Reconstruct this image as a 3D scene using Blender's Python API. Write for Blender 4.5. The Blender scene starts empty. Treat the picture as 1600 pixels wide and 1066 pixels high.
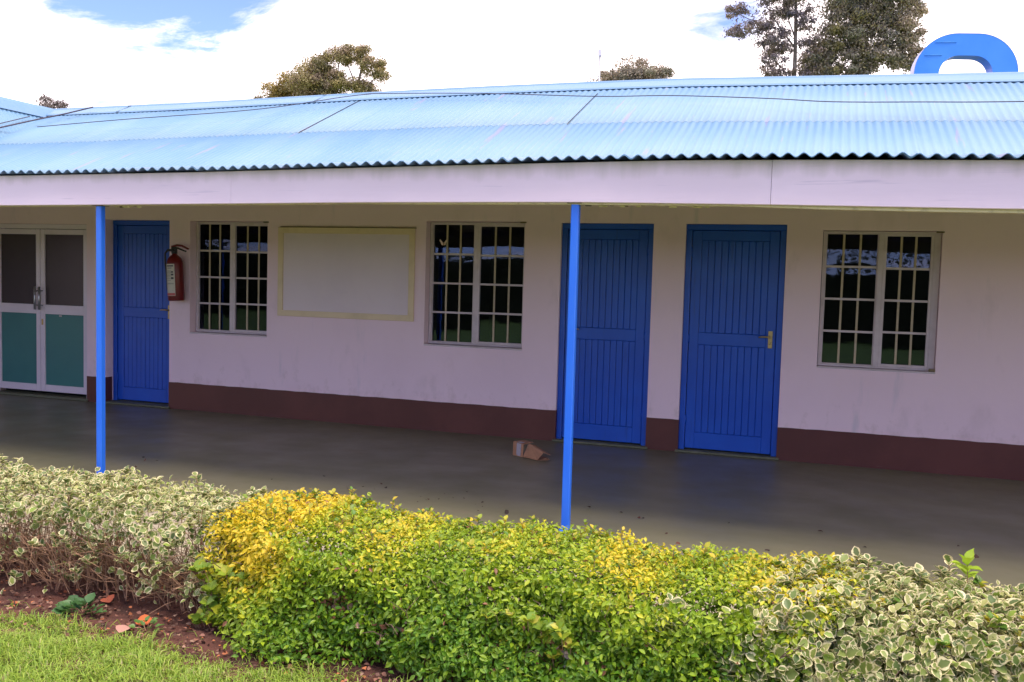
import bpy, bmesh, math, random
import numpy as np
from mathutils import Vector, Matrix
random.seed(7); rng = np.random.default_rng(7)
S = bpy.context.scene
COL = S.collection
# ---------------------------------------------------------------- camera
F = 1443.7; CAM = Vector((0, -8.5437, 1.5443))
yaw, pit, rol = map(math.radians, (-18.4638, -3.7818, 1.6013))
fw = Vector((math.sin(yaw)*math.cos(pit), math.cos(yaw)*math.cos(pit), math.sin(pit)))
rr = Vector((math.cos(yaw), -math.sin(yaw), 0)); uu = rr.cross(fw)
R2 = rr*math.cos(rol)+uu*math.sin(rol); U2 = -rr*math.sin(rol)+uu*math.cos(rol)
cam = bpy.data.cameras.new('camera'); co = bpy.data.objects.new('camera', cam); COL.objects.link(co)
cam.sensor_width = 36; cam.lens = F/1600*36; cam.clip_end = 2000; cam.clip_start = .05
co.matrix_world = Matrix(((R2.x, U2.x, -fw.x, CAM.x), (R2.y, U2.y, -fw.y, CAM.y), (R2.z, U2.z, -fw.z, CAM.z), (0, 0, 0, 1)))
S.camera = co
# ---------------------------------------------------------------- sky
SUN_EL, SUN_AZ = math.radians(68), math.radians(120)   # azimuth measured from +y towards +x: high on the right
W = bpy.data.worlds.new('World'); S.world = W; W.use_nodes = True
nt = W.node_tree; nt.nodes.clear()
def wn(t, **k):
    n = nt.nodes.new(t)
    for a, b in k.items(): setattr(n, a, b)
    return n
out = wn('ShaderNodeOutputWorld'); bg = wn('ShaderNodeBackground'); bg.inputs[1].default_value = .12
sky = wn('ShaderNodeTexSky', sky_type='NISHITA', sun_disc=False, sun_elevation=SUN_EL, sun_rotation=SUN_AZ, altitude=1800, air_density=1., dust_density=.6)
tc = wn('ShaderNodeTexCoord')
sep = wn('ShaderNodeSeparateXYZ'); nt.links.new(tc.outputs['Generated'], sep.inputs[0])
def wm(op, a, b=None, clamp=False):
    n = wn('ShaderNodeMath', operation=op, use_clamp=clamp)
    for i, v in enumerate((a, b)):
        if v is None: continue
        if isinstance(v, (int, float)): n.inputs[i].default_value = v
        else: nt.links.new(v, n.inputs[i])
    return n.outputs[0]
zz = wm('ADD', wm('MAXIMUM', sep.outputs[2], 0.0), .18)
comb = wn('ShaderNodeCombineXYZ')
nt.links.new(wm('DIVIDE', sep.outputs[0], zz), comb.inputs[0]); nt.links.new(wm('DIVIDE', sep.outputs[1], zz), comb.inputs[1])
mp = wn('ShaderNodeMapping'); nt.links.new(comb.outputs[0], mp.inputs[0])
mp.inputs['Location'].default_value = (3.1, 1.7, 0.3); mp.inputs['Rotation'].default_value = (0, 0, math.radians(-18)); mp.inputs['Scale'].default_value = (.75, 1.5, 1)
n1 = wn('ShaderNodeTexNoise'); nt.links.new(mp.outputs[0], n1.inputs['Vector'])
n1.inputs['Scale'].default_value = 1.5; n1.inputs['Detail'].default_value = 10; n1.inputs['Roughness'].default_value = .66; n1.inputs['Distortion'].default_value = .35
def dirmask(px, py, lo, hi):           # a thinner part of the cloud layer, seen in that direction
    d = (fw + R2*((px-800)/F) + U2*((533-py)/F)).normalized()
    vm = wn('ShaderNodeVectorMath', operation='DOT_PRODUCT'); nt.links.new(tc.outputs['Generated'], vm.inputs[0]); vm.inputs[1].default_value = d
    mr = wn('ShaderNodeMapRange', interpolation_type='SMOOTHSTEP'); nt.links.new(vm.outputs['Value'], mr.inputs[0])
    mr.inputs[1].default_value = math.cos(math.radians(hi)); mr.inputs[2].default_value = math.cos(math.radians(lo))
    return mr.outputs[0]
def dirmask3(d, lo, hi):
    vm = wn('ShaderNodeVectorMath', operation='DOT_PRODUCT'); nt.links.new(tc.outputs['Generated'], vm.inputs[0]); vm.inputs[1].default_value = Vector(d).normalized()
    mr = wn('ShaderNodeMapRange', interpolation_type='SMOOTHSTEP'); nt.links.new(vm.outputs['Value'], mr.inputs[0])
    mr.inputs[1].default_value = math.cos(math.radians(hi)); mr.inputs[2].default_value = math.cos(math.radians(lo)); return mr.outputs[0]
m = wm('ADD', wm('ADD', wm('MULTIPLY', dirmask(200, -70, 2, 13), .215), wm('MULTIPLY', dirmask(1128, 8, .8, 4.2), .33)), wm('MULTIPLY', dirmask3((0, -1, .15), 20, 85), .28))
dens = wm('SUBTRACT', wm('ADD', n1.outputs['Fac'], .18), m)
cr = wn('ShaderNodeMapRange', interpolation_type='SMOOTHSTEP'); nt.links.new(dens, cr.inputs[0])
cr.inputs[1].default_value = .38; cr.inputs[2].default_value = .58
n2 = wn('ShaderNodeTexNoise'); nt.links.new(mp.outputs[0], n2.inputs['Vector']); n2.inputs['Scale'].default_value = 2.6; n2.inputs['Detail'].default_value = 6
cc = wn('ShaderNodeMapRange'); nt.links.new(n2.outputs['Fac'], cc.inputs[0])
cc.inputs[1].default_value = .3; cc.inputs[2].default_value = .62; cc.inputs[3].default_value = 8.5; cc.inputs[4].default_value = 14.5
cl = wn('ShaderNodeVectorMath', operation='SCALE'); cl.inputs[0].default_value = (1.10, .965, .975); nt.links.new(cc.outputs[0], cl.inputs['Scale'])
skb = wn('ShaderNodeVectorMath', operation='MULTIPLY'); nt.links.new(sky.outputs[0], skb.inputs[0]); skb.inputs[1].default_value = (1.25, 1.22, 1.62)
mx = wn('ShaderNodeMix', data_type='RGBA'); nt.links.new(cr.outputs[0], mx.inputs[0]); nt.links.new(skb.outputs[0], mx.inputs[6]); nt.links.new(cl.outputs[0], mx.inputs[7])
nt.links.new(mx.outputs[2], bg.inputs[0]); nt.links.new(bg.outputs[0], out.inputs[0])
# ---------------------------------------------------------------- sun
sl = bpy.data.lights.new('sun', 'SUN'); sl.energy = 2.1; sl.angle = math.radians(22); sl.color = (1, .91, .79)
so = bpy.data.objects.new('sun', sl); COL.objects.link(so)
sd = Vector((math.sin(SUN_AZ)*math.cos(SUN_EL), math.cos(SUN_AZ)*math.cos(SUN_EL), math.sin(SUN_EL)))
so.rotation_euler = sd.to_track_quat('Z', 'Y').to_euler(); so.location = (0, -10, 30)
S.view_settings.view_transform = 'Standard'; S.view_settings.look = 'None'; S.view_settings.gamma = 1; S.view_settings.exposure = 0.66
S.view_settings.use_curve_mapping = False
S.cycles.max_bounces = 8; S.cycles.transparent_max_bounces = 12
# ---------------------------------------------------------------- materials
def mat(name, col, rough=.6, noise=None, bump=None, spec=.5, metal=0, coat=0):
    """noise: list of (scale_vec, amount_color, lo, hi); bump: (scale_vec, strength, distance)"""
    m = bpy.data.materials.new(name); m.use_nodes = True; t = m.node_tree; p = t.nodes['Principled BSDF']
    p.inputs['Base Color'].default_value = (*col, 1); p.inputs['Roughness'].default_value = rough
    p.inputs['Specular IOR Level'].default_value = spec; p.inputs['Metallic'].default_value = metal; p.inputs['Coat Weight'].default_value = coat
    g = t.nodes.new('ShaderNodeNewGeometry')
    def nz(sc, det=5, rgh=.6):
        mp = t.nodes.new('ShaderNodeMapping'); t.links.new(g.outputs['Position'], mp.inputs[0]); mp.inputs['Scale'].default_value = sc
        n = t.nodes.new('ShaderNodeTexNoise'); t.links.new(mp.outputs[0], n.inputs['Vector']); n.inputs['Scale'].default_value = 1; n.inputs['Detail'].default_value = det; n.inputs['Roughness'].default_value = rgh
        return n.outputs['Fac']
    cur = None
    for (sc, c2, lo, hi) in (noise or []):
        mr = t.nodes.new('ShaderNodeMapRange'); mr.interpolation_type = 'SMOOTHSTEP'; t.links.new(nz(sc), mr.inputs[0]); mr.inputs[1].default_value = lo; mr.inputs[2].default_value = hi
        mx = t.nodes.new('ShaderNodeMix'); mx.data_type = 'RGBA'; t.links.new(mr.outputs[0], mx.inputs[0])
        if cur is None: mx.inputs[6].default_value = (*col, 1)
        else: t.links.new(cur, mx.inputs[6])
        mx.inputs[7].default_value = (*c2, 1); cur = mx.outputs[2]
    if cur is not None: t.links.new(cur, p.inputs['Base Color'])
    if bump:
        b = t.nodes.new('ShaderNodeBump'); t.links.new(nz(bump[0], 6), b.inputs['Height']); b.inputs['Strength'].default_value = bump[1]; b.inputs['Distance'].default_value = bump[2]
        t.links.new(b.outputs[0], p.inputs['Normal'])
    return m
def V3(s): return (s, s, s)
M = {}
M['wall'] = mat('wall_paint', (.90, .695, .75), .75, [((2.5, 2.5, 1.2), (.80, .62, .66), .56, .72), (V3(.9), (.86, .66, .715), .4, .7), (V3(9), (.69, .575, .63), .68, .82), ((5, 5, .8), (.72, .60, .65), .6, .78)], ((22, 22, 22), .35, .004), spec=.3)
M['brown'] = mat('brown_gloss_paint', (.095, .024, .016), .42, [(V3(1.4), (.12, .032, .022), .4, .65), ((3, 3, 14), (.19, .12, .10), .70, .82)], (V3(14), .25, .004))
M['blue'] = mat('blue_gloss_paint', (.008, .080, .50), .34, [(V3(2.2), (.010, .095, .55), .4, .7), ((30, 30, 2), (.010, .065, .38), .6, .75), (V3(55), (.03, .10, .40), .74, .8)], ((60, 60, 5), .12, .002))
M['postblue'] = mat('blue_post_paint', (.022, .17, .84), .38, [((20, 20, 5), (.03, .19, .84), .45, .7), (V3(35), (.10, .2, .6), .74, .8)], (V3(40), .08, .002))
M['fascia'] = mat('fascia_paint', (.87, .695, .815), .55, [((.8, 2, 3), (.83, .66, .775), .4, .65), ((1.4, 4, 26), (.69, .55, .68), .62, .75), (V3(38), (.42, .38, .42), .77, .82)], ((3, 10, 60), .3, .003), spec=.35)
t = M['wall'].node_tree; p = t.nodes['Principled BSDF']; src = p.inputs['Base Color'].links[0].from_socket
g = t.nodes.new('ShaderNodeNewGeometry'); sp_ = t.nodes.new('ShaderNodeSeparateXYZ'); t.links.new(g.outputs['Position'], sp_.inputs[0])
mpg = t.nodes.new('ShaderNodeMapping'); t.links.new(g.outputs['Position'], mpg.inputs[0]); mpg.inputs['Scale'].default_value = (7, 7, 5)
nn_ = t.nodes.new('ShaderNodeTexNoise'); t.links.new(mpg.outputs[0], nn_.inputs['Vector']); nn_.inputs['Scale'].default_value = 1; nn_.inputs['Detail'].default_value = 8; nn_.inputs['Roughness'].default_value = .7
ma = t.nodes.new('ShaderNodeMath'); ma.operation = 'MULTIPLY_ADD'; t.links.new(sp_.outputs[2], ma.inputs[0]); ma.inputs[1].default_value = -.45; t.links.new(nn_.outputs['Fac'], ma.inputs[2])
mr = t.nodes.new('ShaderNodeMapRange'); t.links.new(ma.outputs[0], mr.inputs[0]); mr.inputs[1].default_value = .36; mr.inputs[2].default_value = .52; mr.inputs[3].default_value = 0; mr.inputs[4].default_value = .38
mx = t.nodes.new('ShaderNodeMix'); mx.data_type = 'RGBA'; t.links.new(mr.outputs[0], mx.inputs[0]); t.links.new(src, mx.inputs[6]); mx.inputs[7].default_value = (.55, .40, .38, 1); t.links.new(mx.outputs[2], p.inputs['Base Color'])
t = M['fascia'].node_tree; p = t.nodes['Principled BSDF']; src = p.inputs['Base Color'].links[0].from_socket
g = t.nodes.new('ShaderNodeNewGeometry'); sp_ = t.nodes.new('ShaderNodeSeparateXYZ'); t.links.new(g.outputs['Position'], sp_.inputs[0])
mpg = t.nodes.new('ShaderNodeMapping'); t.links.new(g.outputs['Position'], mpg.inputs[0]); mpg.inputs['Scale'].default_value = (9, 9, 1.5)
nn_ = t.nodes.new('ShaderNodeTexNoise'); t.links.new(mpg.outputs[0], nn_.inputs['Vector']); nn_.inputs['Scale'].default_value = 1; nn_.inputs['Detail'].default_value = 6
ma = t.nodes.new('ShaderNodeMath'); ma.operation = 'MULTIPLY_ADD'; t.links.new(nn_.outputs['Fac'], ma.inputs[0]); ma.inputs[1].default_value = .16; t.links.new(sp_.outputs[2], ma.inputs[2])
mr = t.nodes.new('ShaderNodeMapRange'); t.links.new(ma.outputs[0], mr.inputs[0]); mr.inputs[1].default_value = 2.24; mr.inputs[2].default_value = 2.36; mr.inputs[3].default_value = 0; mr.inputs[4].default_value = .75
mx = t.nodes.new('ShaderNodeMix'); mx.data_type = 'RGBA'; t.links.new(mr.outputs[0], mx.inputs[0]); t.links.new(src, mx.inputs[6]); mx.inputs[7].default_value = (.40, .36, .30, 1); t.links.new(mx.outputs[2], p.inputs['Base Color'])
M['creamwood'] = mat('cream_timber', (.68, .60, .38), .7, [(V3(12), (.4, .34, .22), .5, .75)], (V3(30), .2, .004))
M['boardframe'] = mat('board_frame_paint', (.80, .64, .42), .6, [((4, 4, 4), (.72, .57, .36), .45, .7), (V3(40), (.42, .33, .2), .7, .8)], ((20, 20, 20), .25, .003))
M['board'] = mat('board_panel_paint', (.78, .66, .70), .55, [(V3(1.8), (.74, .625, .67), .4, .7)], (V3(8), .12, .003))
M['ceiling'] = mat('ceiling_board', (.50, .40, .27), .8, [(V3(2), (.44, .35, .24), .4, .7)])
M['timber'] = mat('dark_timber', (.20, .15, .085), .8, [(V3(7), (.10, .075, .05), .45, .7)])
M['roof'] = mat('blue_roof_paint', (.143, .280, .440), .5, [((2.4, .35, .35), (.163, .295, .440), .42, .62), ((.5, .25, .25), (.123, .258, .42), .5, .65), ((9, .8, .8), (.235, .265, .44), .62, .72), ((40, 5, 5), (.15, .28, .43), .70, .78)], None, spec=.35)
M['ridge'] = mat('ridge_cap_paint', (.125, .255, .43), .5, [((1.5, 3, 3), (.145, .27, .44), .4, .65)])
M['rooftrim'] = mat('corrugated_edge_steel', (.035, .03, .05), .6, [(V3(20), (.09, .06, .05), .55, .75)])
M['window'] = mat('window_frame_paint', (.66, .56, .58), .5, [(V3(6), (.58, .49, .50), .45, .7), (V3(45), (.25, .17, .12), .72, .78)], (V3(60), .15, .002))
M['bars'] = mat('security_bar_paint', (.50, .40, .27), .5, [(V3(20), (.40, .31, .20), .5, .75)])
M['alu'] = mat('white_aluminium', (.78, .68, .74), .35, [(V3(3), (.74, .64, .70), .4, .7)])
M['tint'] = mat('dark_tinted_panel', (.045, .034, .036), .22, [(V3(1.2), (.055, .042, .042), .4, .7)])
M['teal'] = mat('teal_panel', (.045, .20, .19), .35, [(V3(1.5), (.04, .175, .175), .4, .7)])
M['steel'] = mat('brushed_steel', (.45, .45, .47), .35, metal=.8)
M['brass'] = mat('worn_brass', (.50, .36, .15), .38, [(V3(60), (.3, .22, .1), .5, .7)], metal=.7)
M['red'] = mat('red_cylinder_paint', (.17, .009, .008), .3, [(V3(14), (.14, .008, .008), .4, .7)])
M['black'] = mat('black_plastic', (.02, .02, .022), .45)
M['paper'] = mat('label_paper', (.62, .58, .50), .6, [(V3(30), (.55, .50, .43), .5, .7)])
M['ink'] = mat('label_ink', (.05, .05, .06), .6); M['pink'] = mat('label_red_band', (.55, .12, .12), .6)
M['concrete'] = mat('threshold_concrete', (.12, .125, .075), .6, [(V3(9), (.17, .17, .11), .45, .7)], (V3(30), .3, .004))
M['slab'] = mat('slab_edge', (.25, .22, .17), .85, [(V3(5), (.17, .15, .11), .4, .7)], (V3(25), .4, .01))
M['card'] = mat('cardboard', (.40, .20, .11), .8, [(V3(16), (.33, .16, .09), .45, .7)], (V3(50), .1, .002))
M['tape'] = mat('shipping_label', (.38, .35, .40), .4, [(V3(90), (.3, .28, .36), .52, .6)])
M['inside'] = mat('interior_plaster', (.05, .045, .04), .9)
M['wire'] = mat('cable_sheath', (.05, .035, .06), .6)
M['signblue'] = mat('sign_blue', (.045, .24, .78), .42, [(V3(1.1), (.06, .27, .78), .4, .65), ((2, 2, 9), (.08, .27, .70), .62, .75)])
M['signinner'] = mat('sign_return_blue', (.012, .14, .80), .4)
M['signrim'] = mat('sign_rim_silver', (.42, .42, .68), .4)
M['galv'] = mat('galvanised_pole', (.42, .42, .45), .45, metal=.3)
M['bark'] = mat('tree_bark', (.16, .12, .10), .9, [(V3(3), (.26, .21, .18), .45, .65)], (V3(6), .5, .03))
M['twig'] = mat('hedge_twig', (.42, .24, .14), .85, [(V3(18), (.20, .11, .07), .4, .65)])
M['darktwig'] = mat('inner_hedge_twig', (.14, .085, .055), .85, [(V3(18), (.08, .05, .035), .4, .65)])
M['soil'] = mat('red_soil', (.12, .043, .028), .95, [(V3(7), (.055, .02, .014), .4, .65), (V3(28), (.16, .07, .05), .62, .72), (V3(60), (.22, .13, .1), .7, .76)], (V3(40), .9, .02))
M['lawn'] = mat('lawn_earth', (.12, .20, .03), .95, [(V3(1.2), (.07, .13, .02), .4, .65), (V3(20), (.12, .17, .035), .5, .7)], (V3(30), .6, .03))
M['wingwall'] = mat('wing_wall_paint', (.62, .52, .57), .8, [(V3(1), (.56, .47, .52), .4, .7)])
# floor: polished painted cement, with scuffs that change the gloss
fm = mat('veranda_floor_paint', (.155, .145, .088), .33, [((.5, 1.6, 1), (.19, .175, .108), .40, .66), ((1.2, 5, 1), (.19, .155, .105), .62, .76), ((6, 18, 1), (.20, .10, .07), .735, .77), (V3(30), (.06, .05, .04), .70, .76)], None, spec=.5)
t = fm.node_tree; p = t.nodes['Principled BSDF']; g = t.nodes.new('ShaderNodeNewGeometry')
n = t.nodes.new('ShaderNodeTexNoise'); t.links.new(g.outputs['Position'], n.inputs['Vector']); n.inputs['Scale'].default_value = 2.2; n.inputs['Detail'].default_value = 7
mr = t.nodes.new('ShaderNodeMapRange'); t.links.new(n.outputs['Fac'], mr.inputs[0]); mr.inputs[1].default_value = .35; mr.inputs[2].default_value = .7; mr.inputs[3].default_value = .34; mr.inputs[4].default_value = .52
t.links.new(mr.outputs[0], p.inputs['Roughness'])
bm_ = t.nodes.new('ShaderNodeBump'); t.links.new(n.outputs['Fac'], bm_.inputs['Height']); bm_.inputs['Strength'].default_value = .06; bm_.inputs['Distance'].default_value = .012; t.links.new(bm_.outputs[0], p.inputs['Normal'])
M['floor'] = fm
# glass
gm = bpy.data.materials.new('window_glass'); gm.use_nodes = True; t = gm.node_tree; t.nodes.clear()
o = t.nodes.new('ShaderNodeOutputMaterial'); mxs = t.nodes.new('ShaderNodeMixShader'); tr = t.nodes.new('ShaderNodeBsdfTransparent'); gl = t.nodes.new('ShaderNodeBsdfGlossy'); fr = t.nodes.new('ShaderNodeFresnel')
tr.inputs[0].default_value = (.88, .90, .88, 1); gl.inputs['Roughness'].default_value = .012; fr.inputs[0].default_value = 1.95; gl.inputs[0].default_value = (.20, .24, .40, 1)
g = t.nodes.new('ShaderNodeNewGeometry'); n = t.nodes.new('ShaderNodeTexNoise'); t.links.new(g.outputs['Position'], n.inputs['Vector']); n.inputs['Scale'].default_value = 3.5
b = t.nodes.new('ShaderNodeBump'); b.inputs['Strength'].default_value = .035; b.inputs['Distance'].default_value = .02; t.links.new(n.outputs['Fac'], b.inputs['Height']); t.links.new(b.outputs[0], gl.inputs['Normal'])
t.links.new(fr.outputs[0], mxs.inputs[0]); t.links.new(tr.outputs[0], mxs.inputs[1]); t.links.new(gl.outputs[0], mxs.inputs[2]); t.links.new(mxs.outputs[0], o.inputs[0])
M['glass'] = gm
# leaves: colour from the 'leafcol' / 'rimcol' attributes, rim where 'edge' is high
def leafmat(name, trans=.3, rough=.42, variegated=False):
    m = bpy.data.materials.new(name); m.use_nodes = True; t = m.node_tree; p = t.nodes['Principled BSDF']; o = t.nodes['Material Output']
    a = t.nodes.new('ShaderNodeAttribute'); a.attribute_name = 'leafcol'; colr = a.outputs['Color']
    if variegated:
        e = t.nodes.new('ShaderNodeAttribute'); e.attribute_name = 'edge'
        g = t.nodes.new('ShaderNodeNewGeometry'); n = t.nodes.new('ShaderNodeTexNoise'); t.links.new(g.outputs['Position'], n.inputs['Vector']); n.inputs['Scale'].default_value = 110; n.inputs['Detail'].default_value = 3
        ad = t.nodes.new('ShaderNodeMath'); ad.operation = 'MULTIPLY_ADD'; t.links.new(n.outputs['Fac'], ad.inputs[0]); ad.inputs[1].default_value = .9; t.links.new(e.outputs['Fac'], ad.inputs[2])
        mr = t.nodes.new('ShaderNodeMapRange'); t.links.new(ad.outputs[0], mr.inputs[0]); mr.inputs[1].default_value = 1.07; mr.inputs[2].default_value = 1.24
        mx = t.nodes.new('ShaderNodeMix'); mx.data_type = 'RGBA'; t.links.new(mr.outputs[0], mx.inputs[0]); t.links.new(colr, mx.inputs[6]); mx.inputs[7].default_value = (.78, .69, .40, 1); colr = mx.outputs[2]
    t.links.new(colr, p.inputs['Base Color']); p.inputs['Roughness'].default_value = rough; p.inputs['Specular IOR Level'].default_value = .45
    if trans:
        ts = t.nodes.new('ShaderNodeBsdfTranslucent'); t.links.new(colr, ts.inputs[0]); ms = t.nodes.new('ShaderNodeMixShader'); ms.inputs[0].default_value = trans
        t.links.new(p.outputs[0], ms.inputs[1]); t.links.new(ts.outputs[0], ms.inputs[2]); t.links.new(ms.outputs[0], o.inputs[0])
    return m
M['leaf'] = leafmat('hedge_leaf'); M['varleaf'] = leafmat('variegated_leaf', variegated=True); M['treeleaf'] = leafmat('tree_foliage', .2, .6); M['grass'] = leafmat('grass_blade', .3, .5); M['litter'] = leafmat('dry_leaf', 0, .8)
# ---------------------------------------------------------------- helpers
def link(o, parent=None, label=None, cat=None, group=None, kind=None):
    COL.objects.link(o)
    if parent is not None: o.parent = parent
    if label: o['label'] = label
    if cat: o['category'] = cat
    if group: o['group'] = group
    if kind: o['kind'] = kind
    return o
def empty(name, loc=(0, 0, 0), label=None, cat=None, group=None):
    o = bpy.data.objects.new(name, None); o.location = loc; o.empty_display_size = .1
    return link(o, None, label, cat, group)
class MB:
    def __init__(s): s.v = []; s.f = []; s.sm = []
    def add(s, vs, fs, smooth=False):
        k = len(s.v); s.v += [tuple(q) for q in vs]; s.f += [tuple(i+k for i in f) for f in fs]; s.sm += [smooth]*len(fs)
    def box(s, x0, x1, y0, y1, z0, z1, c=0):
        if c <= 0:
            s.add([(x, y, z) for x in (x0, x1) for y in (y0, y1) for z in (z0, z1)], [(0, 1, 3, 2), (4, 6, 7, 5), (0, 4, 5, 1), (2, 3, 7, 6), (0, 2, 6, 4), (1, 5, 7, 3)])
            return s
        b = bmesh.new(); bmesh.ops.create_cube(b, size=1)
        for v in b.verts: v.co = Vector(((x0+x1)/2+v.co.x*(x1-x0), (y0+y1)/2+v.co.y*(y1-y0), (z0+z1)/2+v.co.z*(z1-z0)))
        bmesh.ops.bevel(b, geom=b.edges[:], offset=c, segments=1, affect='EDGES'); b.verts.index_update()
        s.add([v.co[:] for v in b.verts], [[v.index for v in f.verts] for f in b.faces]); b.free(); return s
    def tube(s, pts, r, n=8, cap=True, smooth=True):
        pts = [Vector(q) for q in pts]; rs = r if isinstance(r, (list, tuple)) else [r]*len(pts)
        vs = []; fs = []; a = None
        for i, q in enumerate(pts):
            d = (pts[min(i+1, len(pts)-1)]-pts[max(i-1, 0)]).normalized()
            if a is None: a = d.orthogonal().normalized()
            a = (a-d*a.dot(d)).normalized(); b = d.cross(a)
            vs += [q+(a*math.cos(2*math.pi*j/n)+b*math.sin(2*math.pi*j/n))*rs[i] for j in range(n)]
        for i in range(len(pts)-1):
            for j in range(n): fs.append((i*n+j, i*n+(j+1) % n, (i+1)*n+(j+1) % n, (i+1)*n+j))
        if cap: fs += [tuple(range(n-1, -1, -1)), tuple(range((len(pts)-1)*n, len(pts)*n))]
        s.add(vs, fs, smooth); return s
    def lathe(s, prof, c=(0, 0, 0), n=24):
        vs = []; fs = []
        for (r, z) in prof: vs += [(c[0]+r*math.cos(2*math.pi*j/n), c[1]+r*math.sin(2*math.pi*j/n), c[2]+z) for j in range(n)]
        for i in range(len(prof)-1):
            for j in range(n): fs.append((i*n+j, i*n+(j+1) % n, (i+1)*n+(j+1) % n, (i+1)*n+j))
        fs += [tuple(range(n-1, -1, -1)), tuple(range((len(prof)-1)*n, len(prof)*n))]
        s.add(vs, fs, True); return s
    def mesh(s, name, m):
        me = bpy.data.meshes.new(name); me.from_pydata(s.v, [], s.f); me.materials.append(m)
        me.polygons.foreach_set('use_smooth', s.sm); me.update(); return me
    def build(s, name, m, parent=None, loc=None, **k):
        o = bpy.data.objects.new(name, s.mesh(name, m))
        if loc: o.location = loc
        return link(o, parent, **k)
def box(name, m, parent, x0, x1, y0, y1, z0, z1, c=0, **k): return MB().box(x0, x1, y0, y1, z0, z1, c).build(name, m, parent, **k)
def wall_holes(x0, x1, z0, z1, y0, y1, holes):
    """slab from y0 to y1 with rectangular openings (hx0,hx1,hz0,hz1) and their reveals"""
    xs = sorted({x0, x1, *[h[0] for h in holes], *[h[1] for h in holes]}); zs = sorted({z0, z1, *[h[2] for h in holes], *[h[3] for h in holes]})
    b = MB()
    def hole(x, z): return any(h[0] < x < h[1] and h[2] < z < h[3] for h in holes)
    for i in range(len(xs)-1):
        for j in range(len(zs)-1):
            if hole((xs[i]+xs[i+1])/2, (zs[j]+zs[j+1])/2): continue
            a, c, d, e = xs[i], xs[i+1], zs[j], zs[j+1]
            b.add([(a, y0, d), (c, y0, d), (c, y0, e), (a, y0, e)], [(0, 1, 2, 3)]); b.add([(a, y1, d), (c, y1, d), (c, y1, e), (a, y1, e)], [(3, 2, 1, 0)])
    for (a, c, d, e) in holes:
        b.add([(a, y0, d), (a, y1, d), (a, y1, e), (a, y0, e)], [(0, 1, 2, 3)]); b.add([(c, y0, d), (c, y1, d), (c, y1, e), (c, y0, e)], [(3, 2, 1, 0)])
        b.add([(a, y0, e), (a, y1, e), (c, y1, e), (c, y0, e)], [(0, 1, 2, 3)])
        if d > z0: b.add([(a, y0, d), (a, y1, d), (c, y1, d), (c, y0, d)], [(3, 2, 1, 0)])
    for x in (x0, x1): b.add([(x, y0, z0), (x, y1, z0), (x, y1, z1), (x, y0, z1)], [(0, 1, 2, 3)])
    b.add([(x0, y0, z1), (x1, y0, z1), (x1, y1, z1), (x0, y1, z1)], [(0, 1, 2, 3)])
    return b
# ---------------------------------------------------------------- ground and floor
ng = 40
b = MB(); b.add([(-250, -250, -.17), (250, -250, -.17), (250, 250, -.17), (-250, 250, -.17)], [(0, 1, 2, 3)]); b.build('ground', M['lawn'], kind='structure', label='lawn and open ground around the building')
nx, ny = 260, 44; X0, X1, Y0, Y1 = -9.5, 4.5, -5.62, -4.28
gx, gy = np.meshgrid(np.linspace(X0, X1, nx), np.linspace(Y0, Y1, ny), indexing='ij')
def fbm(x, y, s, k=0):
    r = 0
    for i in range(5):
        a = 1.7*i+k; r = r+np.sin(x*s*(1.7**i)+a+2*np.sin(y*s*.7*(1.7**i)+a*2))*np.cos(y*s*(1.7**i)*1.1+a*3+1.3*np.sin(x*s*.9*1.7**i))*.6**i
    return r
edgew = np.clip((gy-Y0)/.05, 0, 1)
gz = -.185+.035*edgew+.011*fbm(gx, gy, 9)*edgew+rng.normal(0, .004, gx.shape)*edgew
b = MB(); b.add(np.stack([gx, gy, gz], -1).reshape(-1, 3).tolist(), [(i*ny+j, (i+1)*ny+j, (i+1)*ny+j+1, i*ny+j+1) for i in range(nx-1) for j in range(ny-1)], True)
b.build('soil_bed', M['soil'], kind='structure', label='strip of red soil under the hedges')
b = MB().box(-9.6, 6, -4.24, -3.285, -.3, -.11, .008); b.build('bounce_strip', mat('bounce_concrete', (.42, .36, .27), .85, [(V3(3), (.34, .29, .21), .4, .7)]), kind='structure', label='added unseen concrete strip behind the hedges, bouncing warm light into the veranda')  # unseen pale strip, added to bounce warm light onto ceiling and upper wall
b = MB().box(-16, 6, -3.28, .3, -.3, 0, .008); b.build('veranda_floor', M['floor'], kind='structure', label='dark polished cement floor of the veranda')
# ---------------------------------------------------------------- the school building
B = empty('school_building', (-3, 0, 0), 'long single storey building with blue corrugated roof, veranda posts and blue plank doors', 'building')
BL = Vector((-3, 0, 0))
class P:   # parts of the building are modelled in world coordinates and shifted to the building's own origin
    pass
def bpart(name, mb, m, parent=B, **k):
    if parent is B: mb.v = [(v[0]+3, v[1], v[2]) for v in mb.v]
    elif parent is not None:
        o = Vector((0, 0, 0)); q = parent
        while q is not None: o += q.location; q = q.parent
        mb.v = [(v[0]-o.x, v[1]-o.y, v[2]-o.z) for v in mb.v]
    return mb.build(name, m, parent, **k)
D = [(-7.765, -6.885, .12), (-2.388, -1.503, .035), (-1.208, -.322, .035)]   # x0, x1, set-back of door frames
WN = [(-6.612, -5.628, .868, 2.092), (-3.79, -2.75, .872, 2.108), (-.018, .935, .860, 2.052)]
ALU = (-9.46, -8.03)
holes = [(a, c, 0, 2.10) for a, c, _ in D] + WN + [(ALU[0], ALU[1], 0, 2.045)]
bpart('wall', wall_holes(-12, 5.5, 0, 2.41, 0, .2, holes), M['wall'])
bpart('rear_wall', MB().box(-12, 5.5, 3.6, 3.75, -.2, 3.9), M['wingwall'])
bpart('end_wall', MB().box(5.5, 5.65, 0, 3.75, -.2, 2.7), M['wingwall'])
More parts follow.
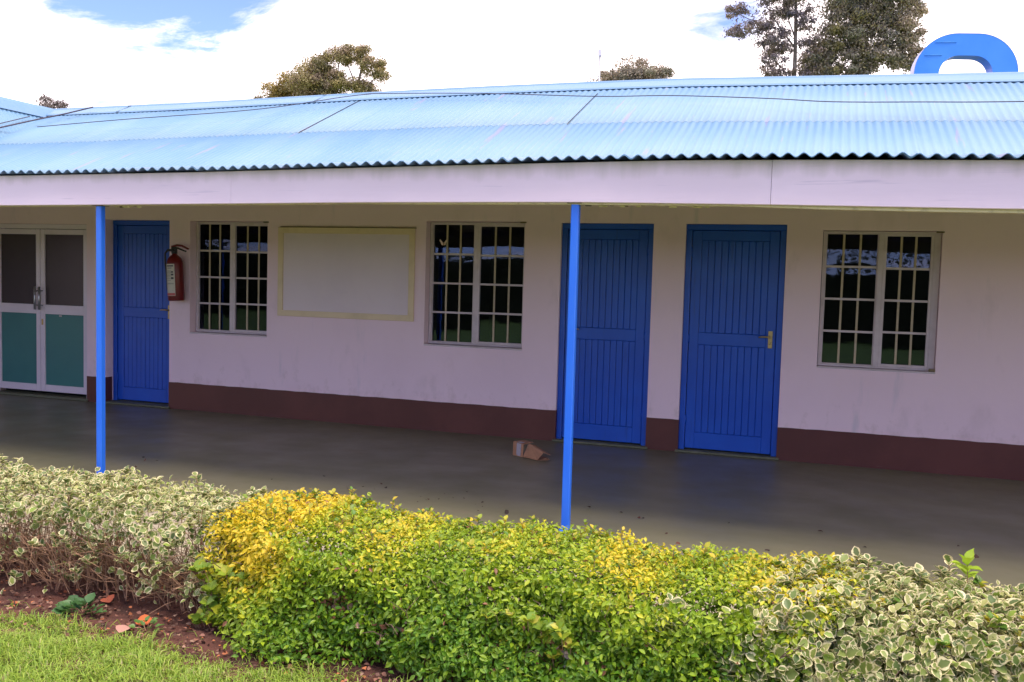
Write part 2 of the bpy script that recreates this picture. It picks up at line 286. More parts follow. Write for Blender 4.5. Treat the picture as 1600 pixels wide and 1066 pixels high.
b = MB(); b.box(-11.9, 5.4, 3.5, 3.58, 0, 3); b.box(-11.9, 5.4, .21, 3.5, -.02, .02); b.box(-11.9, 5.4, .19, 3.55, 2.385, 2.40)
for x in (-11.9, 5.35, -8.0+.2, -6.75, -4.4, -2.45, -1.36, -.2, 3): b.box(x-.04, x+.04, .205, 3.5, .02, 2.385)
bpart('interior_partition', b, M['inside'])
# painted brown band at the foot of the wall
for a, c in ((-12, ALU[0]-.001), (ALU[1], D[0][0]+.004), (D[0][1]-.003, D[1][0]+.003), (D[1][1]-.003, D[2][0]+.003), (D[2][1]-.003, 5.5)):
    deep = 0.10 if c == D[0][0]+.004 or a == D[0][1]-.003 else .03; b = MB(); nn_ = max(2, int((c-a)/.06)); xx = [a+(c-a)*i/nn_ for i in range(nn_+1)]
    for x in xx:
        h_ = .298+.0010*math.sin(x*7.3)+.0012*math.sin(x*23)+random.uniform(-.0012, .0012)
        b.v += [(x, -.004, 0), (x, -.004, h_), (x, deep, h_), (x, deep, 0)]
    for i in range(nn_): b.f += [(4*i, 4*i+4, 4*i+5, 4*i+1), (4*i+1, 4*i+5, 4*i+6, 4*i+2)]; b.sm += [False]*2
    b.f += [(0, 1, 2, 3), (4*nn_+3, 4*nn_+2, 4*nn_+1, 4*nn_)]; b.sm += [False]*2
    bpart('painted_skirting', b, M['brown'])
for a, c, _ in D: bpart('threshold', MB().box(a-.02, c+.02, -.035, .18, 0, .022, .006), M['concrete'])
bpart('threshold', MB().box(ALU[0]-.02, ALU[1]+.02, -.02, .18, 0, .03, .006), M['concrete'])
# ---- plank doors
def plank_door(x0, x1, yb, side, lab, knob_side):
    d = bpy.data.objects.new('door', None); d.location = ((x0+x1)/2+3, yb, 0); link(d, B, lab); d.empty_display_size = .1
    X0, X1 = x0+.002, x1-.002; fz = 2.098
    def pt(name, mb, m, **k): return bpart(name, mb, m, d, **k)
    pt('door_jamb', MB().box(X0, X0+.052, yb-.004, yb+.09, .02, fz-.052, .004), M['blue']); pt('door_jamb', MB().box(X1-.052, X1, yb-.004, yb+.09, .02, fz-.052, .004), M['blue'])
    pt('door_head', MB().box(X0, X1, yb-.005, yb+.09, fz-.052, fz, .004), M['blue'])
    a, c = X0+.056, X1-.056; z0, z1 = .035, fz-.056; st = .085
    yy = yb+.012
    pt('stile', MB().box(a, a+st, yy, yy+.04, z0, z1, .003), M['blue']); pt('stile', MB().box(c-st, c, yy, yy+.04, z0, z1, .003), M['blue'])
    zr = 1.055
    pt('rail', MB().box(a+st, c-st, yy+.001, yy+.04, z0, z0+.15, .003), M['blue']); pt('rail', MB().box(a+st, c-st, yy+.001, yy+.04, zr-.055, zr+.055, .003), M['blue']); pt('rail', MB().box(a+st, c-st, yy+.001, yy+.04, z1-.09, z1, .003), M['blue'])
    nP = 10; w = (c-a-2*st)/nP
    for (p0, p1) in ((z0+.15, zr-.055), (zr+.055, z1-.09)):
        for i in range(nP):
            j = random.uniform(-.0018, .0018)
            xx = a+st+i*w
            pt('plank', MB().box(xx+.0012, xx+w-.0012, yy+.0035+j, yy+.03, p0+.001, p1-.001, .0045), M['blue'])
        b = MB().box(a+st, c-st, yy+.024, yy+.034, p0, p1); pt('door_backing', b, M['blue'])
    hx = c-.045 if knob_side > 0 else a+.045; hz = 1.095
    pl = pt('handle', MB().box(hx-.019, hx+.019, yy-.006, yy+.001, hz-.10, hz+.055, .002).tube([(hx, yy-.004, hz), (hx, yy-.045, hz)], .008).tube([(hx+.004*knob_side, yy-.045, hz), (hx-.03*knob_side, yy-.047, hz+.004), (hx-.075*knob_side, yy-.045, hz+.002), (hx-.10*knob_side, yy-.038, hz-.003)], [.0085, .0085, .0075, .006]).tube([(hx, yy-.008, hz-.06), (hx, yy-.001, hz-.06)], .009), M['brass'])
    for z in (.3, 1.05, 1.85):
        hx2 = a if knob_side > 0 else c
        pt('hinge', MB().tube([(hx2, yy-.004, z-.045), (hx2, yy-.004, z+.045)], .0075), M['blue'])
plank_door(*D[0], 1, 'narrow-looking blue plank door beside the fire extinguisher, set deepest in the wall', 1)
plank_door(*D[1], 1, 'blue plank door partly hidden by the veranda post', -1)
plank_door(*D[2], 1, 'blue plank door with brass handle nearest the right hand window', 1)
# ---- steel windows
def window(i, x0, x1, z0, z1, lab, mull, sash_ang):
    w = bpy.data.objects.new('window', None); w.location = ((x0+x1)/2+3, .08, z0); w.empty_display_size = .1; link(w, B, lab)
    def pt(name, mb, m, **k): return bpart(name, mb, m, w, **k)
    a = x0+.024; c = x1-.008; d = z0+.012; e = z1-.01; yf = .115 if i < 2 else .07; tk = .028
    if i == 2: c = x1-.05
    # frame
    pt('frame', MB().box(a-.02, a+.006, yf-.02, yf+.02, d-.006, e+.006, .003), M['window']); pt('frame', MB().box(c-.006, x1-.003, yf-.02, yf+.02, d-.006, e+.006, .003), M['window'])
    pt('frame', MB().box(a+.006, c-.006, yf-.021, yf+.02, e-.010, e+.006, .003), M['window']); pt('frame', MB().box(a+.006, c-.006, yf-.021, yf+.02, d-.006, d+.012, .003), M['window'])
    pt('mullion', MB().box(mull-.022, mull+.022, yf-.024, yf+.02, d+.012, e-.01, .003), M['window'])
    # left light, fixed: three glazing bars, four panes
    for side in (0, 1):
        if side == 0: l, r, y, lo, hi = a+.006, mull-.022, yf, d+.012, e-.010
        else: l, r, y, lo, hi = mull+.022, c-.006, yf-.006, d+.012, e-.010
        fwid = .009 if side == 0 else .024
        for q in ((l, l+fwid, lo, hi), (r-fwid, r, lo, hi), (l+fwid, r-fwid, lo, lo+fwid), (l+fwid, r-fwid, hi-fwid, hi)):
            pt('sash', MB().box(q[0], q[1], y-.012-(.006 if side else 0), y+.01, q[2], q[3], .0025), M['window'])
        l += fwid; r -= fwid; lo += fwid; hi -= fwid; hh = (hi-lo)/4
        for k in range(1, 4): pt('glazing_bar', MB().box(l, r, y-.010, y+.008, lo+k*hh-.010, lo+k*hh+.010, .002), M['window'])
        for k in range(4):
            g0, g1 = lo+k*hh+.003, lo+(k+1)*hh-.003; tl = math.radians(random.uniform(-.35, .35)); tz = math.radians(sash_ang if side else 0)+math.radians(random.uniform(-.2, .2))
            cx = (l+r)/2; cz = (g0+g1)/2; vs = []
            for (xx, zz_) in ((l, g0), (r, g0), (r, g1), (l, g1)):
                for dy in (-.0015, .0015): vs.append((xx, y+.010+dy+(zz_-cz)*math.tan(tl)+(xx-cx)*math.tan(tz)*.5, zz_))
            mb = MB(); mb.add(vs, [(0, 2, 4, 6), (7, 5, 3, 1), (0, 1, 3, 2), (2, 3, 5, 4), (4, 5, 7, 6), (6, 7, 1, 0)]); pt('pane', mb, M['glass'])
        for k in (1, 2):
            xx = l+(r-l)*k/3; pt('security_bar', MB().box(xx-.0095, xx+.0095, yf-.005, yf+.003, d+.012, e-.010, .0015), M['bars'])
    # plaster sill and rust-stained corner stay
    pt('sill', MB().box(x0+.002, x1+.004, -.010, yf-.021, z0-.012, z0+.004, .004), M['window'])
    pt('window_stay', MB().box(x1-.05, x1+.012, -.012, .02, z1-.014, z1-.002, .003), M['timber'])
    if i == 2: pt('window_stay', MB().box(x1-.05, x1+.0, -.014, .02, z0+.005, z0+.03, .003), M['timber'])
window(0, *WN[0], 'left window beside the fire extinguisher, reflecting the lawn', -6.141, 1.2)
window(1, *WN[1], 'middle window beside the noticeboard', -3.286, 1.6)
window(2, *WN[2], 'right window, its right hand casement looking dull', .462, 2.6)
# ---- white aluminium double door
def alu_leaf(x0, x1, pull, lab):
    d = bpy.data.objects.new('glazed_door', None); d.location = ((x0+x1)/2+3, .05, 0); d.empty_display_size = .1; link(d, B, lab)
    def pt(name, mb, m): return bpart(name, mb, m, d)
    z0, z1, s = .07, 1.985, .062; y = .045
    for (a, c, e, f) in ((x0, x0+s, z0, z1), (x1-s, x1, z0, z1), (x0+s, x1-s, z0, z0+.08), (x0+s, x1-s, z1-.06, z1), (x0+s, x1-s, .99, 1.10)): pt('door_frame', MB().box(a, c, y, y+.045, e, f, .003), M['alu'])
    pt('upper_panel', MB().box(x0+s-.004, x1-s+.004, y+.018, y+.026, 1.10, z1-.06), M['tint']); pt('lower_panel', MB().box(x0+s-.004, x1-s+.004, y+.016, y+.026, z0+.08, .99), M['teal'])
    hx = x0+.03 if pull > 0 else x1-.03
    pt('pull_handle', MB().tube([(hx, y-.05, 1.04), (hx, y-.05, 1.31)], .014, 10).tube([(hx, y-.05, 1.09), (hx, y+.002, 1.09)], .009).tube([(hx, y-.05, 1.26), (hx, y+.002, 1.26)], .009), M['steel'])
    if pull > 0: pt('lock', MB().box(hx-.012, hx+.012, y-.008, y+.001, .86, .93, .003), M['brass']); pt('latch', MB().box(x0+.28, x0+.32, y-.006, y+.001, .965, .985, .002), M['steel'])
alu_leaf(-8.755, -8.062, 1, 'right leaf of the white framed double door'); alu_leaf(-9.428, -8.760, -1, 'left leaf of the white framed double door')
b = MB().box(ALU[1]-.030, ALU[1]-.002, .02, .1, .03, 2.0, .003); bpart('outer_door_frame', b, M['alu']); b = MB().box(ALU[0]+.002, ALU[0]+.030, .02, .1, .03, 2.0, .003); bpart('outer_door_frame', b, M['alu'])
b = MB().box(ALU[0]+.002, ALU[1]-.002, .015, .1, 1.99, 2.043, .003); bpart('outer_door_frame', b, M['alu'])
# ---- roof
ROOF = bpy.data.objects.new('roof', None); ROOF.location = (0, 0, 2.3); link(ROOF, B); ROOF.empty_display_size = .1
ezx = [-20, -5.80, -4.15, -2.97, -1.83, -.82, .01, .92, 6]; ezz = [2.20, 2.240, 2.249, 2.264, 2.276, 2.284, 2.274, 2.259, 2.20]
fzx = [-20, -5.86, -4.19, -2.99, -1.43, -.29, .94, 6]; fzz = [1.985, 1.998, 2.009, 2.020, 2.022, 2.007, 1.985, 1.93]
rzx = [-20, -12.3, -9.72, -6.31, -4.31, -1.96, -.015, 2.16, 8]; rzz = [4.17, 4.178, 4.19, 4.238, 4.254, 4.248, 4.201, 4.149, 4.05]
WV = .0835; AMP = .0080
def sheet(xa, nw, ya, yb, zf, off=0, rot=0, th_=.0035, AMP=AMP):
    """corrugated steel sheet; zf(x,y) is the height of its middle plane"""
    n = nw*8; b = MB(); ys = [ya, (ya+yb)/2, yb] if yb-ya > 1 else [ya, yb]; vs = []
    for layer in (0, -th_):
        for j, y in enumerate(ys):
            for i in range(n+1):
                x = xa+i*WV/8; vs.append((x, y+rot*(x-xa), zf(x, y)+AMP*math.cos(2*math.pi*(x-PH)/WV)+off+layer))
    L = (n+1)*len(ys); fs = []
    for l in (0, 1):
        for j in range(len(ys)-1):
            for i in range(n):
                q = (l*L+j*(n+1)+i, l*L+j*(n+1)+i+1, l*L+(j+1)*(n+1)+i+1, l*L+(j+1)*(n+1)+i); fs.append(q if l == 0 else q[::-1])
    b.add(vs, fs, True)
    fs = []
    for i in range(n): fs.append((i, i+1, L+i+1, L+i)); k = (len(ys)-1)*(n+1); fs.append((k+i+1, k+i, L+k+i, L+k+i+1))
    b.f += fs; b.sm += [False]*len(fs)
    return b
PH = -.3
def zmain(x, y): return float(np.interp(x, rzx, rzz))-.44*(4.0-y)-.012
def zver(x, y): return float(np.interp(x, ezx, ezz))+.108*(y+3.165)-.003
k = -24; x = -2.953+.06
NW = 9
xs = [-2.95+i*NW*WV for i in range(-14, 12)]
for i, x in enumerate(xs):
    w = NW+1
    lift = 0 if abs(x+2.95) < .01 or abs(x+2.95-(-5)*NW*WV) < .01 or abs(x+2.95-(-9)*NW*WV) < .01 else 0
    if x > -12.9:
        o = sheet(x-.0, w, .25+random.uniform(-.01, .01), 2.2, zmain, random.uniform(-.0008, .0008)+.0008*(i % 2), 0, .0010); bpart('corrugated_sheet', o, M['roof'], ROOF)
        o = sheet(x-.0, w, 2.06+random.uniform(-.012, .012), 3.86, zmain, .002+.0006*(i % 2)+lift, 0, .0012); bpart('corrugated_sheet', o, M['roof'], ROOF)
    if x > -11: bpart('veranda_sheet', sheet(x+.3, w, -3.175+random.uniform(-.014, .010), .55, zver, .0025*(i % 2)+random.uniform(0, .004), random.uniform(-.016, .016), .0045, .0118), M['roof'], ROOF)
# sheet edges that have lifted along two of the side laps
for (sx, y0, y1) in ((-2.93, 2.05, 3.5), (-6.53, 2.05, 3.75)):
    b = MB(); 
    for j in range(12):
        ya, yb_ = y0+(y1-y0)*j/12, y0+(y1-y0)*(j+1)/12
        b.add([(sx-.002, ya, zmain(sx, ya)+.010), (sx+.002, ya, zmain(sx, ya)+.012), (sx+.002, yb_, zmain(sx, yb_)+.012), (sx-.002, yb_, zmain(sx, yb_)+.010), (sx+.003, ya, zmain(sx, ya)+.0), (sx+.003, yb_, zmain(sx, yb_)+.0)], [(0, 1, 2, 3), (1, 4, 5, 2)])
    bpart('lifted_sheet_edge', b, M['rooftrim'], ROOF)
# rear slope, one plain surface the photograph does not show
b = MB()
for xa, xb in zip(range(-13, 8, 3), range(-10, 9, 3)):
    b.add([(xa, 4.0, zmain(xa, 4)), (xb, 4.0, zmain(xb, 4)), (xb, 8, zmain(xb, 4)-1.76), (xa, 8, zmain(xa, 4)-1.76)], [(0, 1, 2, 3)])
bpart('rear_roof_slope', b, M['roof'], ROOF)
# ridge capping: folded metal with a rolled top
x = -12.7
while x < 6:
    x2 = x+1.86; b = MB()
    prof = []
    for (dy, dz) in ((-.33, -.156), (-.30, -.128), (-.05, -.012), (-.03, .012), (0, .022), (.03, .012), (.05, -.012), (.33, -.13)): prof.append((dy, dz+.018))
    for layer in (0, -.003):
        for xx in (x, (x+x2)/2, x2):
            z = float(np.interp(xx, rzx, rzz)); b.v += [(xx, 4+dy, z+dz+layer) for dy, dz in prof]
    n = len(prof)
    for l in (0, 1):
        for j in (0, 1):
            for q in range(n-1):
                o = l*3*n+j*n+q; f = (o, o+n, o+n+1, o+1); b.f.append(f if l else f[::-1]); b.sm.append(False)
    for j in (0, 1): o = j*n; b.f.append((o, o+n, o+n+3*n, o+3*n)); b.sm.append(False)
    bpart('ridge_cap', b, M['ridge'], ROOF); x += 1.80
# ceiling under the veranda sheets
b = MB(); xsx = np.linspace(-11.5, 5.5, 18)
for xa, xb in zip(xsx[:-1], xsx[1:]):
    q = [(xa, -2.95, zver(xa, -2.95)-.055), (xb, -2.95, zver(xb, -2.95)-.055), (xb, 0, zver(xb, 0)-.055), (xa, 0, zver(xa, 0)-.055)]
    b.add(q+[(p[0], p[1], p[2]+.01) for p in q], [(3, 2, 1, 0), (4, 5, 6, 7)])
bpart('veranda_ceiling', b, M['ceiling'])
b = MB()
for x in np.arange(-11.2, 5.5, .9): b.box(x-.025, x+.025, -3.05, -.0, 2.185, 2.205)
# fascia boards: cut where the photograph shows joints
jt = [-13, -10.9, -7.4, -3.87, -.302, 3.3, 5.6]
for a, c in zip(jt[:-1], jt[1:]):
    b = MB(); n = 10; g_ = .0008 if abs(a+.302) > .01 else .0013; xx = [a+g_+(c-a-2*g_)*i/n for i in range(n+1)]
    yo = random.uniform(-.002, .002)
    for x in xx:
        lo = float(np.interp(x, fzx, fzz)); hi = float(np.interp(x, ezx, ezz))-.021
        b.v += [(x, -3.115+yo, lo+.003), (x, -3.112+yo, lo), (x, -3.089+yo, lo), (x, -3.089+yo, hi), (x, -3.115+yo, hi)]
    for i in range(n):
        for j in range(5): b.f.append((i*5+j, i*5+(j+1) % 5, i*5+5+(j+1) % 5, i*5+5+j)); b.sm.append(False)
    b.f += [(4, 3, 2, 1, 0), tuple(n*5+j for j in range(5))]; b.sm += [False]*2
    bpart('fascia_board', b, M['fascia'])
# timber beam behind the fascia, a hair lower towards the right, and split slivers
b = MB(); xx = np.linspace(-12.5, 5.5, 37)
for x in xx:
    lo = float(np.interp(x, fzx, fzz))-(.004 if x < -2.6 else (.009 if x < -.3 else .017))-.0015*math.sin(x*3.1); hi = lo+.14
    b.v += [(x, -3.085, lo), (x, -3.03, lo), (x, -3.03, hi), (x, -3.085, hi)]
for i in range(36):
    for j in range(4): b.f.append((i*4+j, i*4+(j+1) % 4, i*4+4+(j+1) % 4, i*4+4+j)); b.sm.append(False)
bpart('veranda_beam', b, M['creamwood'])
for (a, c, n) in ((-4.92, -4.68, 7), (-1.38, -.62, 16)):
    for i in range(n):
        x = a+(c-a)*(i+random.random()*.6)/n; lo = float(np.interp(x, fzx, fzz)); w = random.uniform(.012, .035)
        bpart('timber_sliver', MB().box(x-w, x+w*.6, -3.028, -3.01, lo-random.uniform(.004, .02), lo+.02, .002), random.choice([M['creamwood'], M['timber'], M['creamwood']]))
# rafters under the veranda roof
for x in np.arange(-11.0, 5.4, .9):
    b = MB(); b.add([(x+sx, y, zver(x, y)-.055-dz) for y in (-2.95, -.005) for sx, dz in ((-.025, .09), (.025, .09), (.025, 0.002), (-.025, .002))], [(0, 1, 2, 3), (7, 6, 5, 4), (0, 4, 5, 1), (1, 5, 6, 2), (2, 6, 7, 3), (3, 7, 4, 0)])
    bpart('rafter', b, M['timber'])
# posts
for i, x in enumerate((-8.61, -5.027, -1.446, 2.14)):
    lo = float(np.interp(x, fzx, fzz)); lean = .006 if i == 2 else -.004
    b = MB()
    b.box(-.0245, .0245, -.0245, .0245, .006, lo-.002, .006)
    p = b.build('post', M['postblue'], B, loc=(x+3, -3.06, 0), label=['', 'blue square veranda post in front of the narrow blue door', 'blue square veranda post in front of the middle blue door', ''][i] or None)
    MB().box(-.040, .040, -.040, .040, 0, .006, .002).build('base_plate', M['postblue'], p); MB().box(-.045, .045, -.04, .04, lo-.006, lo-.001, .001).build('top_plate', M['timber'], p)
# ---------------------------------------------------------------- neighbouring wing on the left
Wg = empty('side_wing', (-12.45, 0, 0), 'blue roofed wing rising behind the left end of the long roof', 'building')
def wpart(name, mb, m, parent=Wg): mb.v = [(v[0]+12.45, v[1], v[2]) for v in mb.v]; return mb.build(name, m, parent)
wpart('wall', MB().box(-13.6, -11.4, -4.4, -.0, -.2, 2.65), M['wingwall'])
b = MB(); b.add([(-13.6, -4.4, 2.65), (-11.4, -4.4, 2.65), (-12.45, -4.4, 4.05), (-13.6, -4.3, 2.65), (-11.4, -4.3, 2.65), (-12.45, -4.3, 4.05)], [(0, 1, 2), (5, 4, 3), (0, 3, 4, 1)]); wpart('gable', b, M['wingwall'])
rf = bpy.data.objects.new('roof', None); link(rf, Wg); rf.empty_display_size = .1
y = -4.9
while y < 4.6:
    b = MB(); n = 80; vs = []
    for layer in (0, -.0035):
        for x in (-12.45, -11.2):
            for i in range(n+1):
                yy = y+i*WV/8; vs.append((x, yy, 4.175-1.3*(x+12.45)+AMP*math.cos(2*math.pi*yy/WV)+layer*.3))
    L = 2*(n+1); fs = []
    for l in (0, 1):
        for i in range(n): q = (l*L+i, l*L+i+1, l*L+n+1+i+1, l*L+n+1+i); fs.append(q[::-1] if l == 0 else q)
    b.add(vs, fs, True); b.f += [(i+n+1, i+n+2, L+i+n+2, L+i+n+1) for i in range(n)]; b.sm += [False]*n
    wpart('corrugated_sheet', b, M['roof'], rf);  y += 10*WV
b = MB(); b.add([(-12.45, -4.9, 4.17), (-12.45, 5.3, 4.17), (-13.7, 5.3, 2.55), (-13.7, -4.9, 2.55)], [(0, 1, 2, 3)]); wpart('west_slope', b, M['roof'], rf)
y = -4.9
while y < 5:
    b = MB(); b.v = [(-12.45+dx, yy, 4.195+dz) for yy in (y, y+1.86) for dx, dz in ((-.16, -.20), (-.04, -.03), (0, .015), (.04, -.03), (.16, -.19), (.16, -.195), (0, .008), (-.16, -.205))]
    b.f = [(j, (j+1) % 8, 8+(j+1) % 8, 8+j) for j in range(8)]; b.sm = [False]*8; wpart('ridge_cap', b, M['ridge'], rf); y += 1.8
# ---------------------------------------------------------------- things on the wall and floor
def local(mb, o): mb.v = [(v[0]-o[0], v[1]-o[1], v[2]-o[2]) for v in mb.v]; return mb
o = (-4.69, 0, 1.56); nb = empty('noticeboard', o, 'blank wide board with cream wooden frame fixed between two windows', 'noticeboard')
x0, x1, z0, z1 = -5.487, -3.905, 1.096, 2.032; fw_ = .062
for q in ((x0, x1, z1-fw_, z1), (x0, x1, z0, z0+fw_), (x0, x0+fw_, z0+fw_, z1-fw_), (x1-fw_, x1, z0+fw_, z1-fw_)):
    b = MB().box(q[0], q[1], -.022, -.001, q[2], q[3], .003); local(b, o).build('frame_strip', M['boardframe'], nb)
local(MB().box(x0+fw_, x1-fw_, -.009, -.001, z0+fw_, z1-fw_), o).build('board_panel', M['board'], nb)
local(MB().box(x0+.03, x1+.01, -.024, -.001, z1+.001, z1+.008), o).build('top_dark_strip', M['timber'], nb)  # thin dark strip along the top edge of the frame
# fire extinguisher
fe = empty('fire_extinguisher', (-6.70, -.115, 1.215), 'red fire extinguisher with white label hanging beside the left window', 'fire extinguisher'); fe.rotation_euler = (0, math.radians(-2.5), math.radians(20))
r = .087
MB().lathe([(r*.93, 0), (r, .012), (r, .40), (r*.96, .43), (r*.80, .465), (r*.5, .49), (.030, .50), (.024, .515)]).build('cylinder', M['red'], fe)
MB().box(-.028, .028, -.024, .024, .510, .585, .006).tube([(-.02, 0, .55), (-.075, 0, .553)], .013).tube([(.0, -.02, .545), (.0, -.05, .545)], .014, 12).build('valve', M['black'], fe)
MB().tube([(-.03, 0, .588), (.03, 0, .603), (.085, 0, .597), (.13, 0, .572), (.155, 0, .56)], [.012, .013, .012, .011, .010]).build('lever', M['red'], fe)
MB().tube([(-.02, 0, .575), (.04, 0, .572), (.10, 0, .545), (.128, 0, .535)], [.010, .010, .009, .008]).build('carry_handle', M['black'], fe)
MB().tube([(-.07, 0, .553), (-.105, .01, .52), (-.11, .02, .40), (-.10, .03, .22), (-.097, .03, .12)], [.010, .010, .010, .010, .015]).build('hose', M['black'], fe)
MB().box(-.02, .02, .08, .112, .34, .46, .003).build('wall_bracket', M['black'], fe)
def cyl_patch(a0, a1, z0, z1, rr_, n=10):
    b = MB(); 
    for i in range(n+1):
        a = math.radians(a0+(a1-a0)*i/n)
        for z in (z0, z1): b.v.append((rr_*math.cos(a), rr_*math.sin(a), z))
    b.f = [(2*i, 2*i+2, 2*i+3, 2*i+1) for i in range(n)]; b.sm = [True]*n; return b
# angles: 270 faces straight out from the wall; the label is turned to the left
lb = cyl_patch(206, 284, .055, .40, r+.0012).build('paper_label', M['paper'], fe)
cyl_patch(208, 282, .06, .085, r+.002).build('red_band', M['pink'], lb)
b = MB()
for (z, h, a0, a1) in ((.372, .014, 207, 252), (.352, .007, 215, 240), (.325, .003, 204, 236), (.314, .003, 204, 230), (.303, .003, 204, 236), (.29, .003, 204, 233), (.272, .003, 204, 230), (.258, .003, 204, 236), (.24, .003, 204, 234), (.222, .003, 204, 232), (.19, .003, 204, 250), (.182, .003, 204, 252), (.305, .016, 243, 250), (.275, .020, 243, 252), (.235, .022, 244, 252)):
    c = cyl_patch(a0+14, a1+24, z, z+h, r+.002, 5); b.add(c.v, c.f, True)
b.build('print', M['ink'], lb, kind='stuff')
# cardboard scrap
cb = empty('cardboard_box', (-2.36, -.86, 0), 'crushed open cardboard box with a white sticker on the floor by the wall', 'box'); cb.rotation_euler = (0, 0, math.radians(-24))
b = MB()
def panel(b, pts, t=.004):
    pts = [Vector(q) for q in pts]; n = (pts[1]-pts[0]).cross(pts[3]-pts[0]).normalized()*t
    b.add(pts+[q+n for q in pts], [(3, 2, 1, 0), (4, 5, 6, 7), (0, 1, 5, 4), (1, 2, 6, 5), (2, 3, 7, 6), (3, 0, 4, 7)])
panel(b, [(-.15, -.07, .002), (-.02, -.085, .002), (-.02, -.075, .115), (-.15, -.06, .12)])
panel(b, [(-.15, -.065, .118), (-.02, -.08, .112), (-.02, .05, .115), (-.15, .06, .118)])
panel(b, [(-.15, .06, .002), (-.15, -.07, .002), (-.15, -.065, .12), (-.15, .06, .12)])
b.build('crushed_end', M['card'], cb)
b = MB(); panel(b, [(-.02, -.085, .004), (.16, -.10, .004), (.17, -.03, .062), (-.01, -.02, .112)]); panel(b, [(-.01, -.02, .112), (.17, -.03, .062), (.17, .06, .03), (-.01, .06, .09)]); panel(b, [(-.02, -.08, .003), (.16, -.1, .003), (.16, .05, .003), (-.02, .06, .003)])
b.build('flattened_side', M['card'], cb)
b = MB(); panel(b, [(.16, -.10, .004), (.24, -.06, .012), (.235, -.02, .014), (.165, -.04, .006)], .003); b.build('flap', M['card'], cb)
b = MB(); panel(b, [(-.105, -.0785, .006), (-.05, -.086, .006), (-.05, -.079, .112), (-.105, -.073, .116)], -.0015); panel(b, [(-.105, -.074, .1225), (-.05, -.08, .1195), (-.05, -.03, .1205), (-.105, -.028, .1225)], .001)
b.build('sticker', M['tape'], cb)
# butterfly resting on the window
bf = empty('butterfly', (-3.60, .005, 1.885), 'small pale orange butterfly on the upper left of the middle window', 'butterfly')
M['wing'] = mat('butterfly_wing', (.75, .42, .30), .6, [(V3(160), (.85, .75, .72), .45, .55)]); M['wing'].node_tree.nodes['Principled BSDF'].inputs['Specular IOR Level'].default_value = .2
MB().tube([(0, 0, -.018), (0, -.002, 0), (0, 0, .016)], [.003, .0045, .002], 6).build('body', M['card'], bf)
for s in (-1, 1):
    b = MB(); pts = [(0, 0, .004), (s*.018, -.006, .026), (s*.036, -.010, .045), (s*.040, -.010, .028), (s*.028, -.008, .008), (s*.024, -.006, -.008), (s*.010, -.004, -.016), (0, 0, -.006)]
    b.v = pts+[(p[0], p[1]-.0006, p[2]) for p in pts]; b.f = [tuple(range(8)), tuple(range(15, 7, -1))]+[(i, (i+1) % 8, 8+(i+1) % 8, 8+i) for i in range(8)]; b.sm = [False]*10
    b.build('wing', M['wing'], bf)
# cables lying over the roof
def cable(name, pts, r, lab):
    P_ = [Vector(p)+Vector((0, -.02, .03)) for p in pts]; out_ = []
    for i in range(len(P_)-1):
        a, b_, c, d = P_[max(i-1, 0)], P_[i], P_[i+1], P_[min(i+2, len(P_)-1)]
        for k in range(6):
            t = k/6; out_.append(.5*((2*b_)+(c-a)*t+(2*a-5*b_+4*c-d)*t*t+(3*b_-a-3*c+d)*t**3))
    out_.append(P_[-1]); c0 = out_[0]
    MB().tube([q-c0 for q in out_], r, 6).build(name, M['wire'], None, loc=tuple(c0), label=lab, cat='cable')
cable('roof_cable', [(-6.4, 3.62, 4.13), (-6.095, 3.604, 4.126), (-4.536, 3.376, 4.026), (-2.828, 2.965, 3.845), (-1.845, 2.858, 3.798), (-.7, 2.55, 3.665), (0, 2.318, 3.56), (.9, 2.2, 3.505), (1.841, 2.08, 3.455), (4.5, 2.0, 3.40)], .0055, 'thin dark cable running along the right part of the blue roof')
cable('roof_cable', [(-11.137, 2.361, 3.579), (-9.749, 2.636, 3.70), (-7.774, 2.935, 3.831), (-6.656, 3.501, 4.08), (-6.3, 3.62, 4.13)], .0055, 'thin dark cable curving across the middle left of the blue roof')
cable('roof_cable', [(-11.84, 1.885, 3.43), (-11.969, 2.447, 3.60), (-11.86, 3.07, 3.83), (-11.66, 3.385, 3.96), (-11.39, 3.74, 4.13)], .011, 'thick dark cable crossing the roof valley at far left')
cable('roof_cable', [(-11.874, 1.914, 3.48), (-12.02, 2.495, 3.67), (-12.214, 3.262, 3.92)], .007, 'short thin cable on the side wing roof at the left picture edge')
# antenna pole and letter-shaped sign behind the ridge
ap = empty('antenna_pole', (-3.52, 6, 0), 'thin grey pole with a small box on top sticking up behind the ridge', 'pole')
MB().tube([(0, 0, 2.4), (.0, 0, 5.22)], .016).build('pole', M['galv'], ap); MB().box(-.028, .028, -.03, .03, 5.12, 5.22, .005).tube([(-.01, 0, 5.2), (-.02, 0, 5.28)], .008).tube([(.01, 0, 5.2), (.025, 0, 5.28)], .008).build('receiver_box', M['alu'], ap)
def stadium(w, top, bot, cr_, n=14):
    pts = []
    for (cx, cz, a0) in ((w-cr_, top-cr_, 0), (-(w-cr_), top-cr_, 90), (-(w-cr_), bot+cr_, 180), (w-cr_, bot+cr_, 270)):
        for i in range(n+1): a = math.radians(a0+90*i/n); pts.append((cx+cr_*math.cos(a), cz+cr_*math.sin(a)))
    return pts
sg = empty('letter_sign', (2.28, 12, -.10), 'big blue letter O standing up behind the right end of the roof', 'sign'); sg.rotation_euler = (0, math.radians(1.6), math.radians(9))
po = stadium(.965, 6.74, 3.9, .78); pi_ = stadium(.50, 6.31, 4.35, .36); n = len(po); th = .34
b = MB(); b.v = [(x, -th/2, z) for x, z in po]+[(x, -th/2, z) for x, z in pi_]+[(x, th/2, z) for x, z in po]+[(x, th/2, z) for x, z in pi_]
